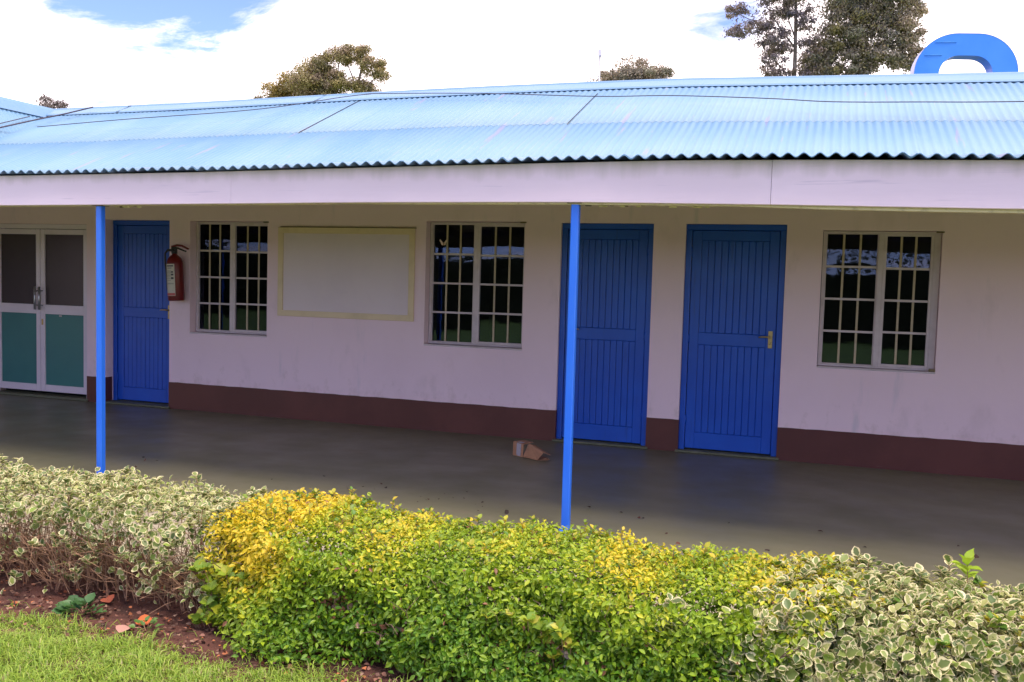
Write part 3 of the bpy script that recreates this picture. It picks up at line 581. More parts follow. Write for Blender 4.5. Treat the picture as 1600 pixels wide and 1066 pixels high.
for i in range(n): j = (i+1) % n; b.f += [(i, n+i, n+j, j), (2*n+i, 2*n+j, 3*n+j, 3*n+i)]; b.sm += [False]*2
b.build('letter_face', M['signblue'], sg)
b = MB(); b.v = [(x, -th/2-.002, z) for x, z in pi_]+[(x, th/2+.002, z) for x, z in pi_]; b.f = [(i, n+i, n+(i+1) % n, (i+1) % n) for i in range(n)]; b.sm = [True]*n; b.build('inner_return', M['signinner'], sg)
b = MB(); b.v = [(x*1.003, -th/2-.004, z) for x, z in po]+[(x*1.003, th/2+.004, z) for x, z in po]; b.f = [(i, (i+1) % n, n+(i+1) % n, n+i) for i in range(n)]; b.sm = [True]*n; b.build('outer_return', M['signrim'], sg)
for (x, z, l) in ((-.62, 6.555, .40), (-.80, 6.30, .33)): MB().tube([(x, -th/2-.006, z), (x+l*.5, -th/2-.009, z+.006), (x+l, -th/2-.005, z+.012)], .007, 5).build('seam', M['signblue'], sg)
for x in (-.55, .55): MB().tube([(x, .0, -.17), (x, .0, 3.95)], .06).build('support_pole', M['galv'], sg)
# ---------------------------------------------------------------- leaves
def unit(a): return a/np.maximum(np.linalg.norm(a, axis=-1, keepdims=True), 1e-9)
_s = [(.10, .20), (.26, .41), (.46, .5), (.67, .43), (.86, .175)]
LEAF = np.array([(0, 0, 1)]+[(-w, t, 1) for t, w in _s]+[(0, 1.04, 1)]+[(w, t, 1) for t, w in _s[::-1]]+[(0, .26, 0), (0, .52, 0), (0, .80, .15)])   # x, y, edge
LZ = np.array([0, .05, .11, .13, .08, .02, -.14, .02, .08, .13, .11, .05, 0, -.03, -.07])
NL = len(LEAF); LF = []
for side in ([0, 1, 2, 3, 4, 5, 6], [0, 11, 10, 9, 8, 7, 6]):
    md = [12, 12, 13, 13, 14, 14]
    for q in range(6):
        t3 = (md[q], side[q], side[q+1]); LF.append(t3 if side[1] == 11 else t3[::-1])
        if q and md[q] != md[q-1]: t3 = (md[q-1], side[q], md[q]); LF.append(t3 if side[1] == 11 else t3[::-1])
def leaf_mesh(name, pos, nrm, dirn, size, col, m, width=.5):
    """pos (n,3) leaf bases; dirn leaf axis; nrm upper side; size length; col (n,3)"""
    k = len(pos); d = unit(dirn); s = unit(np.cross(d, nrm)); nn = np.cross(s, d)
    L = LEAF; v = pos[:, None, :]+size[:, None, None]*(L[None, :, 0, None]*2*width*s[:, None, :]+L[None, :, 1, None]*d[:, None, :]+LZ[None, :, None]*nn[:, None, :])
    v = v.reshape(-1, 3); f = (np.array(LF)[None]+NL*np.arange(k)[:, None, None]).reshape(-1, 3)
    me = bpy.data.meshes.new(name); me.vertices.add(len(v)); me.vertices.foreach_set('co', v.ravel().astype(np.float32))
    me.loops.add(f.size); me.loops.foreach_set('vertex_index', f.ravel().astype(np.int32))
    me.polygons.add(len(f)); me.polygons.foreach_set('loop_start', np.arange(0, f.size, 3, dtype=np.int32)); me.polygons.foreach_set('loop_total', np.full(len(f), 3, dtype=np.int32)); me.polygons.foreach_set('use_smooth', np.ones(len(f), dtype=bool))
    a = me.attributes.new('leafcol', 'FLOAT_COLOR', 'POINT'); c = np.ones((len(v), 4), np.float32); c[:, :3] = np.repeat(col, NL, axis=0); a.data.foreach_set('color', c.ravel())
    e = me.attributes.new('edge', 'FLOAT', 'POINT'); ed = L[:, 2].copy(); ed[0] = .85; e.data.foreach_set('value', (ed[None]*rng.uniform(.78, 1.22, (k, 1))).ravel().astype(np.float32))
    me.materials.append(m); me.update(); me.validate(); return me
def tri_mesh(name, v, f, colv, m, smooth=False):
    me = bpy.data.meshes.new(name); me.vertices.add(len(v)); me.vertices.foreach_set('co', v.ravel().astype(np.float32))
    q = f.shape[1]; me.loops.add(f.size); me.loops.foreach_set('vertex_index', f.ravel().astype(np.int32)); me.polygons.add(len(f))
    me.polygons.foreach_set('loop_start', np.arange(0, f.size, q, dtype=np.int32)); me.polygons.foreach_set('loop_total', np.full(len(f), q, dtype=np.int32))
    if smooth: me.polygons.foreach_set('use_smooth', np.ones(len(f), dtype=bool))
    a = me.attributes.new('leafcol', 'FLOAT_COLOR', 'POINT'); c = np.ones((len(v), 4), np.float32); c[:, :3] = colv; a.data.foreach_set('color', c.ravel())
    me.materials.append(m); me.update(); me.validate(); return me
def vrand(n): return unit(rng.normal(size=(n, 3)))
YF, YB, ZB, ZT = -4.90, -4.27, -.15, .362
def topz(x): return ZT+.013*np.sin(x*5+1)+.012*np.sin(x*13.3)+.01*np.sin(x*31+2)-.012*np.exp(-((x+2.72)/.12)**2)+.022*np.exp(-((x+2.45)/.26)**2)-.022/(1+np.exp(-(x+1.7)*6))+.016*np.exp(-((x+1.13)/.16)**2)
def bulge(x): t = np.clip((x+2.85)/.62, 0, 1); return t*t*(3-2*t)
def yfr(x): return -4.87-.27*bulge(x)            # foot of the leafy front
def rec(x): return .05+.18*bulge(x)              # how far its top edge sits back
def hedge(name, label, x0, x1, n, leaf_len, colfn, mat_, width, front_fill, thick, group=None, indiv=300, x0b=None, x1b=None, frontz=0.0, mixfn=None):
    h = empty(name, ((x0+x1)/2, (YF+YB)/2, -.15), label, 'hedge'); hl = np.array(h.location)
    x0b = x0 if x0b is None else x0b; x1b = x1 if x1b is None else x1b
    # surface samples: top, front, a few inside and at the back
    reg = rng.choice(4, n, p=[.38, .42, .13, .07]); u = rng.random(n); w = rng.random(n); dep = rng.random(n)**1.6*thick
    x = np.empty(n); y = np.empty(n); z = np.empty(n); nr = np.zeros((n, 3))
    t = w
    zt = None
    x = x0+(x1-x0)*u
    bul = .035*np.sin(x*7+1)+.03*np.sin(x*3.1)
    ZTx = topz(x)
    # profile with rounded front top edge
    YT = yfr(x)+rec(x); y = np.where(reg == 0, YT+.02+(YB-YT-.02)*w, 0.); z = np.where(reg == 0, ZTx-dep-np.clip((YT+.14-y)/.14, 0, 1)**2*.06, 0.)
    nr[reg == 0] = (0, -.25, 1)
    m1 = reg == 1; zf = ZB+.03+(ZTx-.05-ZB-.03)*w; sl = rec(x)*np.clip((zf-ZB)/(ZT-ZB), 0, 1)**1.3
    y[m1] = (yfr(x)+bul+sl+dep*1.2+.032*np.sin(x*17+zf*9)*np.sin(zf*25-x*6)+.02*np.sin(x*31-zf*17)-.035*np.sin(zf*11+x*4))[m1]; z[m1] = zf[m1]; nr[m1] = (0, -1, .35)
    m2 = reg == 2; y[m2] = (YT+.05+(YB-YT-.07)*rng.random(n))[m2]; z[m2] = (ZB+.04+(ZTx-ZB-.1)*w)[m2]; nr[m2] = (0, -.4, .6)
    m3 = reg == 3; y[m3] = (YB-dep)[m3]; z[m3] = (ZB+.06+(ZTx-ZB-.08)*w)[m3]; nr[m3] = (0, 1, .3)
    # slanted ends
    fz = np.clip((z-ZB)/(ZT-ZB), 0, 1); lo = x0b+(x0-x0b)*fz; hi = x1b+(x1-x1b)*fz
    x = lo+(hi-lo)*u+rng.normal(0, .03, n)
    # density: thinner in patches
    keep = rng.random(n) < front_fill(x, y, z, reg)
    x, y, z, nr, reg, dep = x[keep], y[keep], z[keep], nr[keep], reg[keep], dep[keep]; k = len(x)
    pos = np.stack([x, y, z], -1)+rng.normal(0, .006, (k, 3))
    nrm = unit(nr+vrand(k)*1.0+np.array([0, 0, .45])); d = vrand(k)+nr*.55; d = unit(d-nrm*np.sum(d*nrm, -1, keepdims=True)*.75)
    sz = leaf_len*(.42+.80*rng.random(k)**.9); sz[reg == 0] *= .82
    col = colfn(x, y, z, reg, dep, k)
    vis = (reg == 1) & (dep < thick*.45); idx = np.flatnonzero(vis)
    if mixfn is not None: idx = idx[~mixfn(x[idx], z[idx])]
    dist = np.linalg.norm(pos[idx]-np.array(CAM), axis=1)/np.clip(sz[idx], .01, 1); sel = idx[np.argsort(dist)[:indiv]]
    mask = np.ones(k, bool); mask[sel] = False
    o = bpy.data.objects.new('foliage', leaf_mesh('foliage', pos[mask]-hl, nrm[mask], d[mask], sz[mask], col[mask], mat_, width)); link(o, h, kind='stuff')
    # single leaves, sharing a handful of meshes
    pal = [leaf_mesh('leaf', np.zeros((1, 3)), np.array([[0, 0, 1.]]), np.array([[0, 1., 0]]), np.array([1.]), col[[q]], mat_, width*(.85+.05*j)) for j, q in enumerate(sel[:14])]
    cols = col[sel[:14]]
    for q in sel:
        j = int(np.argmin(np.abs(cols-col[q]).sum(1)+rng.random(len(cols))*.05)); D_ = d[q]; s_ = np.cross(D_, nrm[q]); s_ /= np.linalg.norm(s_); n_ = np.cross(s_, D_); p_ = pos[q]-hl; e = sz[q]
        o = bpy.data.objects.new('leaf', pal[j]); o.matrix_local = Matrix(((s_[0]*e, D_[0]*e, n_[0]*e, p_[0]), (s_[1]*e, D_[1]*e, n_[1]*e, p_[1]), (s_[2]*e, D_[2]*e, n_[2]*e, p_[2]), (0, 0, 0, 1))); COL.objects.link(o); o.parent = h
    return h
def twigs(h, x0, x1, n, seed, thick_=(.0025, .006), reach=1., zlo=-.15, inset=.13, m_t='darktwig'):
    r_ = random.Random(seed); b = MB(); hl = h.location
    for i in range(n):
        x = r_.uniform(x0, x1); y = r_.uniform(float(yfr(x))+inset, YB-.1); p = Vector((x, y, zlo+.02)); d = Vector((r_.uniform(-.5, .5), r_.uniform(-.6, .25), 1)).normalized(); pts = [p.copy()]
        L = r_.uniform(.25, .42)*reach; m_ = 5
        for j in range(m_): d = (d+Vector((r_.uniform(-.35, .35), r_.uniform(-.35, .3), r_.uniform(-.1, .25)))).normalized(); p = p+d*L/m_; pts.append(p.copy())
        t0 = r_.uniform(*thick_); b.tube([q-hl for q in pts], [t0*(1-.13*q) for q in range(m_+1)], 4, False, False)
        for s in range(4):
            q = pts[r_.randint(1, m_)]; dd = Vector((r_.uniform(-1, 1), r_.uniform(-1, .2), r_.uniform(-.15, .8))).normalized(); l = r_.uniform(.05, .10) if m_t == 'darktwig' else r_.uniform(.07, .2)
            e1 = q+dd*l*.5+Vector((0, 0, r_.uniform(-.01, .02))); e2 = q+dd*l+Vector((r_.uniform(-.02, .02), 0, r_.uniform(-.01, .03)))
            b.tube([q-hl, e1-hl, e2-hl], [t0*.5, t0*.4, t0*.25], 3, False, False)
    b.build('twig', M[m_t], h, kind='stuff')
    b = MB()
    for i in range(int((x1-x0)/.28)):
        x = x0+.14+i*.28+r_.uniform(-.06, .06); y = (YF+YB)/2+r_.uniform(-.06, .1)
        s_ = MB().tube([Vector((x, y, -.17))-hl, Vector((x+r_.uniform(-.03, .03), y, -.02))-hl, Vector((x+r_.uniform(-.08, .08), y+r_.uniform(-.05, .05), .16))-hl], [.014, .011, .007], 6); s_.build('stem', M['twig'], h)
def jit(k, s=.18): return 1+(rng.random((k, 1))-.5)*2*s
def lerp(a, b, t): return np.array(a)[None]*(1-t[:, None])+np.array(b)[None]*t[:, None]
def col_green(x, y, z, reg, dep, k):
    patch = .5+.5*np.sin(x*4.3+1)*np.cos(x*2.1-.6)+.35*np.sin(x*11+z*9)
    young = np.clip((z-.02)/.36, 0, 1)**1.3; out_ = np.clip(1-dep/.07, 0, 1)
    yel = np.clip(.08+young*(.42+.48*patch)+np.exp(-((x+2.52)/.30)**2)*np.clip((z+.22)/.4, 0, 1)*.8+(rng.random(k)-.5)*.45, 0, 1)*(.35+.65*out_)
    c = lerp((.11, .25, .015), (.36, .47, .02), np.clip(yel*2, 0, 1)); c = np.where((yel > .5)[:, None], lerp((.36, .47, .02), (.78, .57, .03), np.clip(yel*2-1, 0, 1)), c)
    dead = rng.random(k) < .012; c[dead] = (.30, .13, .07); return c*jit(k)
def col_var(x, y, z, reg, dep, k):
    c = lerp((.11, .175, .04), (.27, .33, .075), rng.random(k)); top = (rng.random(k) < np.where(reg == 0, .22, .05)); c[top] = (.42, .43, .14)
    yg = rng.random(k) < .12; c[yg] = (.24, .34, .05); return c*jit(k)
def fill_green(x, y, z, reg):
    g_ = np.ones(len(x)); hole = (np.exp(-(((x+1.98)/.13)**2+((z-.11)/.05)**2))+np.exp(-(((x+.93)/.09)**2+((z-.04)/.05)**2))+np.exp(-(((x+.62)/.12)**2+((z+.05)/.05)**2))+.8*np.exp(-(((x+1.7)/.10)**2+((z-.03)/.05)**2)))
    return np.clip(g_-hole*(reg == 1)-.75*hole*(reg == 2), .06, 1)*np.where((z < -.05) & (reg == 1), .6, 1)
def fill_left(x, y, z, reg):
    f = np.where(reg == 0, 1., np.clip((z-.17)/.13, .07, .9)); right = np.clip((x+3.5)/.7, 0, 1); cl_ = np.clip(np.sin(x*9+z*7)*np.sin(x*4-z*15)*1.6, 0, 1); f = np.maximum(f, np.where(reg == 1, .04+.13*cl_+.10*right+.16*right*cl_, f)); f = np.where((z < -.06), f*.4, f)
    f = np.where((reg == 2) & (z < .2), .10, f); return f
def fill_right(x, y, z, reg): return np.ones(len(x))
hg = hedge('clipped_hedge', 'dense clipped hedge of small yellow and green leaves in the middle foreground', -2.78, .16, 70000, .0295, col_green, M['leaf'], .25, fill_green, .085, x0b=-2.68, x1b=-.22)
twigs(hg, -2.6, -.1, 110, 3)
hv = hedge('variegated_hedge', 'white edged variegated hedge at lower right with large cream rimmed leaves', -.16, 3.3, 27000, .047, col_var, M['varleaf'], .36, fill_right, .10, x0b=-.36, x1b=3.3)
twigs(hv, -.1, 3.2, 120, 5)
hv2 = hedge('variegated_hedge', 'leggy variegated hedge at left with bare brown twigs below its leafy top', -9.0, -2.72, 38000, .040, col_var, M['varleaf'], .37, fill_left, .085, x0b=-9.0, x1b=-2.62)
twigs(hv2, -9.0, -2.7, 1300, 9, (.002, .004), inset=.03, m_t='twig')
# sprays of each kind growing through its neighbour, and shoots above the clipped top
def shoots(h, spots, mat_, cols, ln, width, front=0.):
    P_, N_, D_, S_, C_ = [], [], [], [], []; b = MB(); hl = np.array(h.location)
    for (x, y, z, hgt, nl, sp) in spots:
        ax = unit(np.array([random.uniform(-.5, .5), random.uniform(-.3, .1)-front, 1.-.75*front])); b.tube([Vector(np.array((x, y, z-.05))-hl), Vector(np.array((x, y, z))+ax*hgt-hl)], .0018, 4, False)
        for i in range(nl):
            t = (i+1)/nl; a = i*2.4+random.random(); d = unit(np.array([math.cos(a), math.sin(a), .3+.5*t])+np.array([random.uniform(-.5, .5), random.uniform(-.5, .3)-.4*front, random.uniform(-.5, .5)])); P_.append(np.array((x, y, z))+ax*hgt*t); D_.append(d); N_.append(unit(np.array([-math.cos(a)*.4, -math.sin(a)*.4-.7*front, 1])+rng.normal(size=3)*.3)); S_.append(ln*(.7+.5*random.random())*sp); c = cols[random.randrange(len(cols))]; C_.append(np.array(c)*(.85+.3*random.random()))
    o = bpy.data.objects.new('shoot', leaf_mesh('shoot', np.array(P_)-hl, np.array(N_), np.array(D_), np.array(S_), np.array(C_), mat_, width)); link(o, h, kind='stuff'); b.build('twig', M['twig'], h, kind='stuff')
Yc = [(.55, .42, .03), (.30, .38, .03), (.45, .42, .03)]; Gc = [(.12, .24, .03), (.2, .3, .03), (.08, .17, .02)]; Vc = [(.13, .2, .05), (.24, .30, .08), (.12, .17, .05)]
r_ = random.Random(11)
tz = lambda x: float(topz(x))
shoots(hg, [(x, r_.uniform(YF+.1, YB), tz(x)-.01, r_.uniform(.012, .055), r_.randint(4, 7), .85) for x in [r_.uniform(-2.7, .1) for _ in range(130)]], M['leaf'], Yc+Gc[:2], .036, .34)
shoots(hg, [(r_.uniform(-.15, .85), r_.uniform(YF-.03, YB), r_.uniform(.22, .36), r_.uniform(.01, .05), 7, 1) for _ in range(34)], M['leaf'], Yc+Gc, .038, .34)
shoots(hg, [(r_.uniform(-1.25, -.85), YF-.12+r_.uniform(-.02, .02), r_.uniform(.02, .17), .02, 6, 1.05) for _ in range(12)], M['leaf'], [(.45, .42, .04), (.3, .38, .03), (.2, .32, .03)], .042, .40, .9)
shoots(hg, [(r_.uniform(-2.75, -2.45), YF-.03+r_.uniform(-.03, .03), r_.uniform(-.13, .2), .03, 6, 1.2) for _ in range(26)], M['leaf'], [(.40, .42, .03), (.26, .36, .03), (.18, .3, .03)], .04, .40, .9)
shoots(hg, [(.62, -4.42, .37, .07, 9, 1.1)], M['leaf'], [(.36, .5, .04)], .07, .3)
shoots(hv, [(r_.uniform(-.55, -.05), r_.uniform(YF-.16, YF-.0), r_.uniform(.0, .3), r_.uniform(.01, .05), 7, 1) for _ in range(26)], M['varleaf'], Vc, .052, .38)
shoots(hv, [(x, r_.uniform(YF+.1, YB), tz(x)-.01, r_.uniform(.01, .06), r_.randint(4, 8), .9) for x in [r_.uniform(-.1, 3.2) for _ in range(110)]], M['varleaf'], Vc, .052, .38)
shoots(hv2, [(x, r_.uniform(YF+.05, YB), tz(x)-.01, r_.uniform(.01, .055), r_.randint(4, 8), .9) for x in [r_.uniform(-8.5, -2.7) for _ in range(240)]], M['varleaf'], Vc, .044, .38)
shoots(hv2, [(x, r_.uniform(YF-.03, YF+.12), r_.uniform(-.1, .2), r_.uniform(.02, .07), r_.randint(4, 8), .95) for x in [r_.uniform(-6.5, -2.65) for _ in range(100)]], M['varleaf'], Vc, .044, .38)
def dead(h, spots):
    P_, D_, N_, S_, C_ = [], [], [], [], []; hl = np.array(h.location)
    for (x, z, r0, k) in spots:
        for i in range(k):
            zz_ = z+rng.normal()*r0*.55; P_.append((x+rng.normal()*r0, float(yfr(x)+rec(x)*max(0, (zz_-ZB)/(ZT-ZB)))+.035+rng.random()*.04, zz_)); D_.append(rng.normal(size=3)); N_.append(np.array([0, -1, .4])+rng.normal(size=3)*.6); S_.append(rng.uniform(.018, .04)); C_.append(np.array([(.42, .17, .09), (.50, .30, .22), (.30, .10, .05), (.55, .40, .32)][rng.integers(0, 4)])*rng.uniform(.7, 1.1))
    o = bpy.data.objects.new('dead_leaves', leaf_mesh('dead_leaves', np.array(P_)-hl, np.array(N_), np.array(D_), np.array(S_), np.array(C_), M['litter'], .4)); link(o, h, kind='stuff')
dead(hg, [(-1.98, .11, .08, 70), (-.93, .04, .05, 34), (-.62, -.05, .07, 46), (-1.7, .03, .06, 34), (-1.4, -.02, .09, 18)])
# ---------------------------------------------------------------- weeds, litter, grass
def weed(name, label, x, y, n, ln, cols, width=.5, spread=.09):
    w = empty(name, (x, y, -.145), label, 'plant'); r = np.random.default_rng(int(abs(x*1000)))
    a = r.random(n)*6.283; t = r.random(n)**.6; pos = np.stack([np.cos(a)*spread*t*.6, np.sin(a)*spread*t*.5, .01+.05*r.random(n)*(1.2-t)], -1)
    d = unit(np.stack([np.cos(a), np.sin(a), .35+.6*(1-t)], -1)); nn = unit(np.stack([-np.cos(a)*.3, -np.sin(a)*.3-.25, np.ones(n)], -1)+r.normal(0, .25, (n, 3)))
    pal = [leaf_mesh('leaf', np.zeros((1, 3)), np.array([[0, 0, 1.]]), np.array([[0, 1., 0]]), np.array([1.]), np.array([c]), M['leaf'], width) for c in cols]
    b = MB()
    for q in range(n):
        e = ln*(.6+.6*r.random()); s_ = np.cross(d[q], nn[q]); s_ /= np.linalg.norm(s_); n_ = np.cross(s_, d[q]); p_ = pos[q]
        o = bpy.data.objects.new('leaf', pal[q % len(pal)]); o.matrix_local = Matrix(((s_[0]*e, d[q][0]*e, n_[0]*e, p_[0]), (s_[1]*e, d[q][1]*e, n_[1]*e, p_[1]), (s_[2]*e, d[q][2]*e, n_[2]*e, p_[2]), (0, 0, 0, 1))); COL.objects.link(o); o.parent = w
        if q % 3 == 0: b.tube([(0, 0, -.01), tuple(p_*.6+np.array((0, 0, .008))), tuple(p_)], .0018, 4, False)
    b.build('stem', M['twig'], w)
weed('weed', 'low leafy green weed on red soil beneath the twiggy left hedge', -3.36, -4.99, 40, .055, [(.075, .18, .055), (.06, .145, .045), (.1, .21, .06)], .42, .17)
weed('weed', 'small pale seedling on bare soil between left hedge and lawn', -2.93, -5.06, 18, .030, [(.13, .25, .05), (.1, .2, .04)], .45, .10)
weed('weed', 'small bright weed at the lawn edge below the yellow hedge', -2.30, -5.10, 24, .036, [(.16, .30, .05), (.12, .24, .04)], .42, .12)
def scatter_leaves(name, label, n, xr, yr, zf, ln, cols, thin=1):
    x = rng.uniform(*xr, n); y = rng.uniform(*yr, n); z = zf(x, y); nn = unit(rng.normal(0, .45, (n, 3))+np.array([0, 0, 1])); d = unit(np.stack([rng.normal(size=n), rng.normal(size=n), rng.normal(0, .25, n)], -1))
    c = np.array(cols)[rng.integers(0, len(cols), n)]*jit(n, .25); o = bpy.data.objects.new(name, leaf_mesh(name, np.stack([x, y, z], -1), nn, d, ln*(.4+.8*rng.random(n)), c, M['litter'], .42)); link(o, None, label, kind='stuff')
scatter_leaves('leaf_litter', 'dry brown and reddish leaves and crumbs littering the red soil', 7000, (-6.5, 3), (-5.25, -4.2), lambda x, y: -.137+rng.random(len(x))*.010, .022, [(.30, .13, .08), (.22, .10, .07), (.30, .18, .12), (.14, .07, .05), (.40, .13, .05), (.10, .05, .035), (.16, .08, .05)])
scatter_leaves('fallen_leaves', 'a few dark dry leaves blown onto the veranda floor', 26, (-5.5, 1), (-3.1, -2.35), lambda x, y: .004+0*x, .032, [(.06, .03, .02), (.10, .03, .02), (.04, .025, .02)])
scatter_leaves('fallen_leaves', 'dark crumbs of dry leaf near the middle of the veranda floor', 20, (-3.4, -2.0), (-2.95, -2.5), lambda x, y: .004+0*x, .022, [(.07, .02, .015), (.04, .02, .015)])
for (x, y, a, lb, c_) in ((-3.02, -5.03, .5, 'bright orange dead leaf lying on the soil near the lawn edge', (.55, .12, .03)), (-3.0, -5.16, 1.8, 'large pale pinkish dead leaf at the lawn edge', (.42, .22, .17)), (-3.32, -4.86, 2.6, 'rust coloured dead leaf under the left hedge', (.40, .10, .05))):
    o = bpy.data.objects.new('dead_leaf', leaf_mesh('dead_leaf', np.zeros((1, 3)), np.array([[.2, -.45, 1.]]), np.array([[math.cos(a), math.sin(a), .1]]), np.array([.085]), np.array([c_]), M['litter'], .42)); o.location = (x, y, -.13); link(o, None, lb, 'leaf')
# soil clods and pebbles
b = MB(); r_ = random.Random(21)
for i in range(900):
    x = r_.uniform(-6, 1.5); y = r_.uniform(-5.25, -4.5); s = r_.uniform(.003, .011); c0 = Vector((x, y, -.143+s*.2)); ax = [Vector(v)*s*r_.uniform(.6, 1.2) for v in ((1, 0, 0), (0, 1, 0), (0, 0, .7))]; e = [c0+ax[0], c0-ax[0], c0+ax[1], c0-ax[1], c0+ax[2], c0-ax[2]]
    b.add(e, [(0, 2, 4), (2, 1, 4), (1, 3, 4), (3, 0, 4), (2, 0, 5), (1, 2, 5), (3, 1, 5), (0, 3, 5)])
b.build('soil_clods', M['soil'], kind='stuff', label='small clods of soil on the bed')
# grass
def grass(n, xr, yr, hmin, hmax):
    x = rng.uniform(*xr, n); y = rng.uniform(*yr, n); lim = -5.21+.05*fbm(x, x*0, 3.2)+rng.normal(0, .04, n); k = y < lim; extra = rng.random(n) < .02; k |= extra & (y < -5.02); x, y, lim = x[k], y[k], lim[k]; n = len(x)
    h = rng.uniform(hmin, hmax, n)*(.75+.35*np.clip(fbm(x, y, 5), -1, 1)); a = rng.random(n)*6.283; lean = h*rng.uniform(.3, 1.5, n); w = rng.uniform(.0013, .0027, n)
    dx, dy = np.cos(a), np.sin(a); px, py = -dy*w, dx*w; z0 = np.full(n, -.158)
    v = np.stack([np.stack([x-px, y-py, z0], -1), np.stack([x+px, y+py, z0], -1), np.stack([x+dx*lean*.35-px*.8, y+dy*lean*.35-py*.8, z0+h*.6], -1), np.stack([x+dx*lean*.35+px*.8, y+dy*lean*.35+py*.8, z0+h*.6], -1), np.stack([x+dx*lean, y+dy*lean, z0+h*(1-.42*lean/h)], -1)], 1)
    f = (np.array([(0, 1, 3), (0, 3, 2), (2, 3, 4)])[None]+5*np.arange(n)[:, None, None]).reshape(-1, 3)
    t = rng.random(n); c = lerp((.17, .31, .03), (.40, .52, .07), t); dry = rng.random(n) < .07; c[dry] = (.42, .38, .16); c = c*jit(n, .15)
    return v.reshape(-1, 3), f, np.repeat(c, 5, axis=0)
v, f, c = grass(90000, (-5.2, -.6), (-6.4, -4.98), .03, .085); v2, f2, c2 = grass(60000, (-8, 4), (-8, -4.98), .035, .08)
o = bpy.data.objects.new('grass', tri_mesh('grass', np.concatenate([v, v2]), np.concatenate([f, f2+len(v)]), np.concatenate([c, c2]), M['grass'])); link(o, None, 'bright green lawn grass at lower left', kind='stuff')
# ---------------------------------------------------------------- trees behind the roof
def tree(name, label, base, blobs, n, leaf, cols, trunk, limbs, drop=0., gap=.5, group=None):
    """blobs: (cx, cy, cz, rx, ry, rz) relative to base; leaves fill clumps placed in the blobs"""
    t = empty(name, base, label, 'tree', group); vol = np.array([q[3]*q[4]*q[5] for q in blobs])**.75; vol /= vol.sum()
    P_ = []; N_ = []; C_ = []
    for q, w in zip(blobs, vol):
        k = int(np.clip(gap*230*w, 10, 140)); c0 = np.array(q[:3]); R = np.array(q[3:])
        m_ = int(n*w*.35); P_.append(c0+vrand(m_)*R*(rng.random((m_, 1))**.5)*1.12); N_.append(vrand(m_)); C_.append(np.array(cols)[rng.integers(0, len(cols), m_)]*jit(m_, .3))
        cen = c0+vrand(k)*R*(rng.random((k, 1))**.4); per = max(8, int(n*w/k))
        for cc_ in cen:
            r0 = R.mean()*rng.uniform(.26, .52); u_ = vrand(per); p = cc_+u_*r0*(rng.random((per, 1))**.45)*np.array([1.15, 1.15, .75]); P_.append(p); N_.append(unit(u_+vrand(per)*.8)); base_c = np.array(cols[rng.integers(0, len(cols))]); C_.append(base_c[None]*jit(per, .25))
    p = np.concatenate(P_); nn = np.concatenate(N_); c = np.concatenate(C_); k = len(p)
    d = vrand(k)+np.array([0, 0, -drop]); d = unit(d-nn*np.sum(d*nn, -1, keepdims=True)); s = np.cross(d, nn); L = leaf*(.6+.8*rng.random((k, 1)))
    v = np.stack([p, p+d*L*.45+s*L*.22, p+d*L, p+d*L*.45-s*L*.22], 1).reshape(-1, 3); f = (np.array([(0, 1, 2, 3)])[None]+4*np.arange(k)[:, None, None]).reshape(-1, 4)
    o = bpy.data.objects.new('crown', tri_mesh('crown', v, f, np.repeat(c, 4, axis=0), M['treeleaf'])); link(o, t, kind='stuff')
    b = MB(); b.tube(trunk[0], trunk[1], 9); b.build('trunk', M['bark'], t)
    for pts, rs in limbs: MB().tube(pts, rs, 6).build('limb', M['bark'], t)
OL = [(.30, .25, .11), (.23, .20, .10), (.38, .30, .12), (.33, .24, .16)]
BR = [(.34, .27, .20), (.27, .235, .19), (.41, .32, .21), (.28, .26, .19)]
YE = [(.36, .26, .07), (.28, .21, .07), (.20, .16, .07)]
def limb(*p, r=.06): return (list(p), [r*(1-.75*i/(len(p)-1)) for i in range(len(p))])
# big olive tree, left of centre (Y=45: x -33..-26.4, z up to 16.3)
tree('gum_tree', 'broad olive green tree with open holes in its crown behind the roof, left of centre', (-30, 45, -.2),
     [(-1.9, 0, 14.4, 1.6, 1.5, 1.35), (-1.3, 0, 15.4, 1.0, 1.0, .6), (.1, 0, 15.8, 1.1, 1.1, .65), (1.3, 0, 15.8, .9, .9, .55), (2.3, 0, 15.1, .9, .9, .55), (2.95, 0, 14.35, .55, .6, .55), (-.4, 0, 14.1, 1.1, 1.0, .7), (1.1, 0, 13.9, 1.2, 1.1, .42), (2.2, 0, 13.4, .8, .8, .5), (-.8, 0, 13.0, .9, .9, .6), (-2.5, 0, 13.1, .9, .9, .7), (-1.2, 0, 11.2, 2.2, 2, 1.3)],
     38000, .15, OL, ([(-.4, 0, 0), (-.5, 0, 8), (-1.0, 0, 12), (-1.2, 0, 14.5)], [.42, .34, .2, .08]),
     [limb((-.5, 0, 8), (.4, 0, 11), (1.2, 0, 13), (1.35, 0, 14.2), (1.7, 0, 15.6), r=.2), limb((1.25, 0, 13.4), (.8, 0, 14.6), (.3, 0, 15.6), r=.07), limb((.4, 0, 11), (-.3, 0, 13.3), (-.1, 0, 15.4), r=.10), limb((1.2, 0, 13), (2.2, 0, 14.0), (2.9, 0, 14.6), r=.07)])
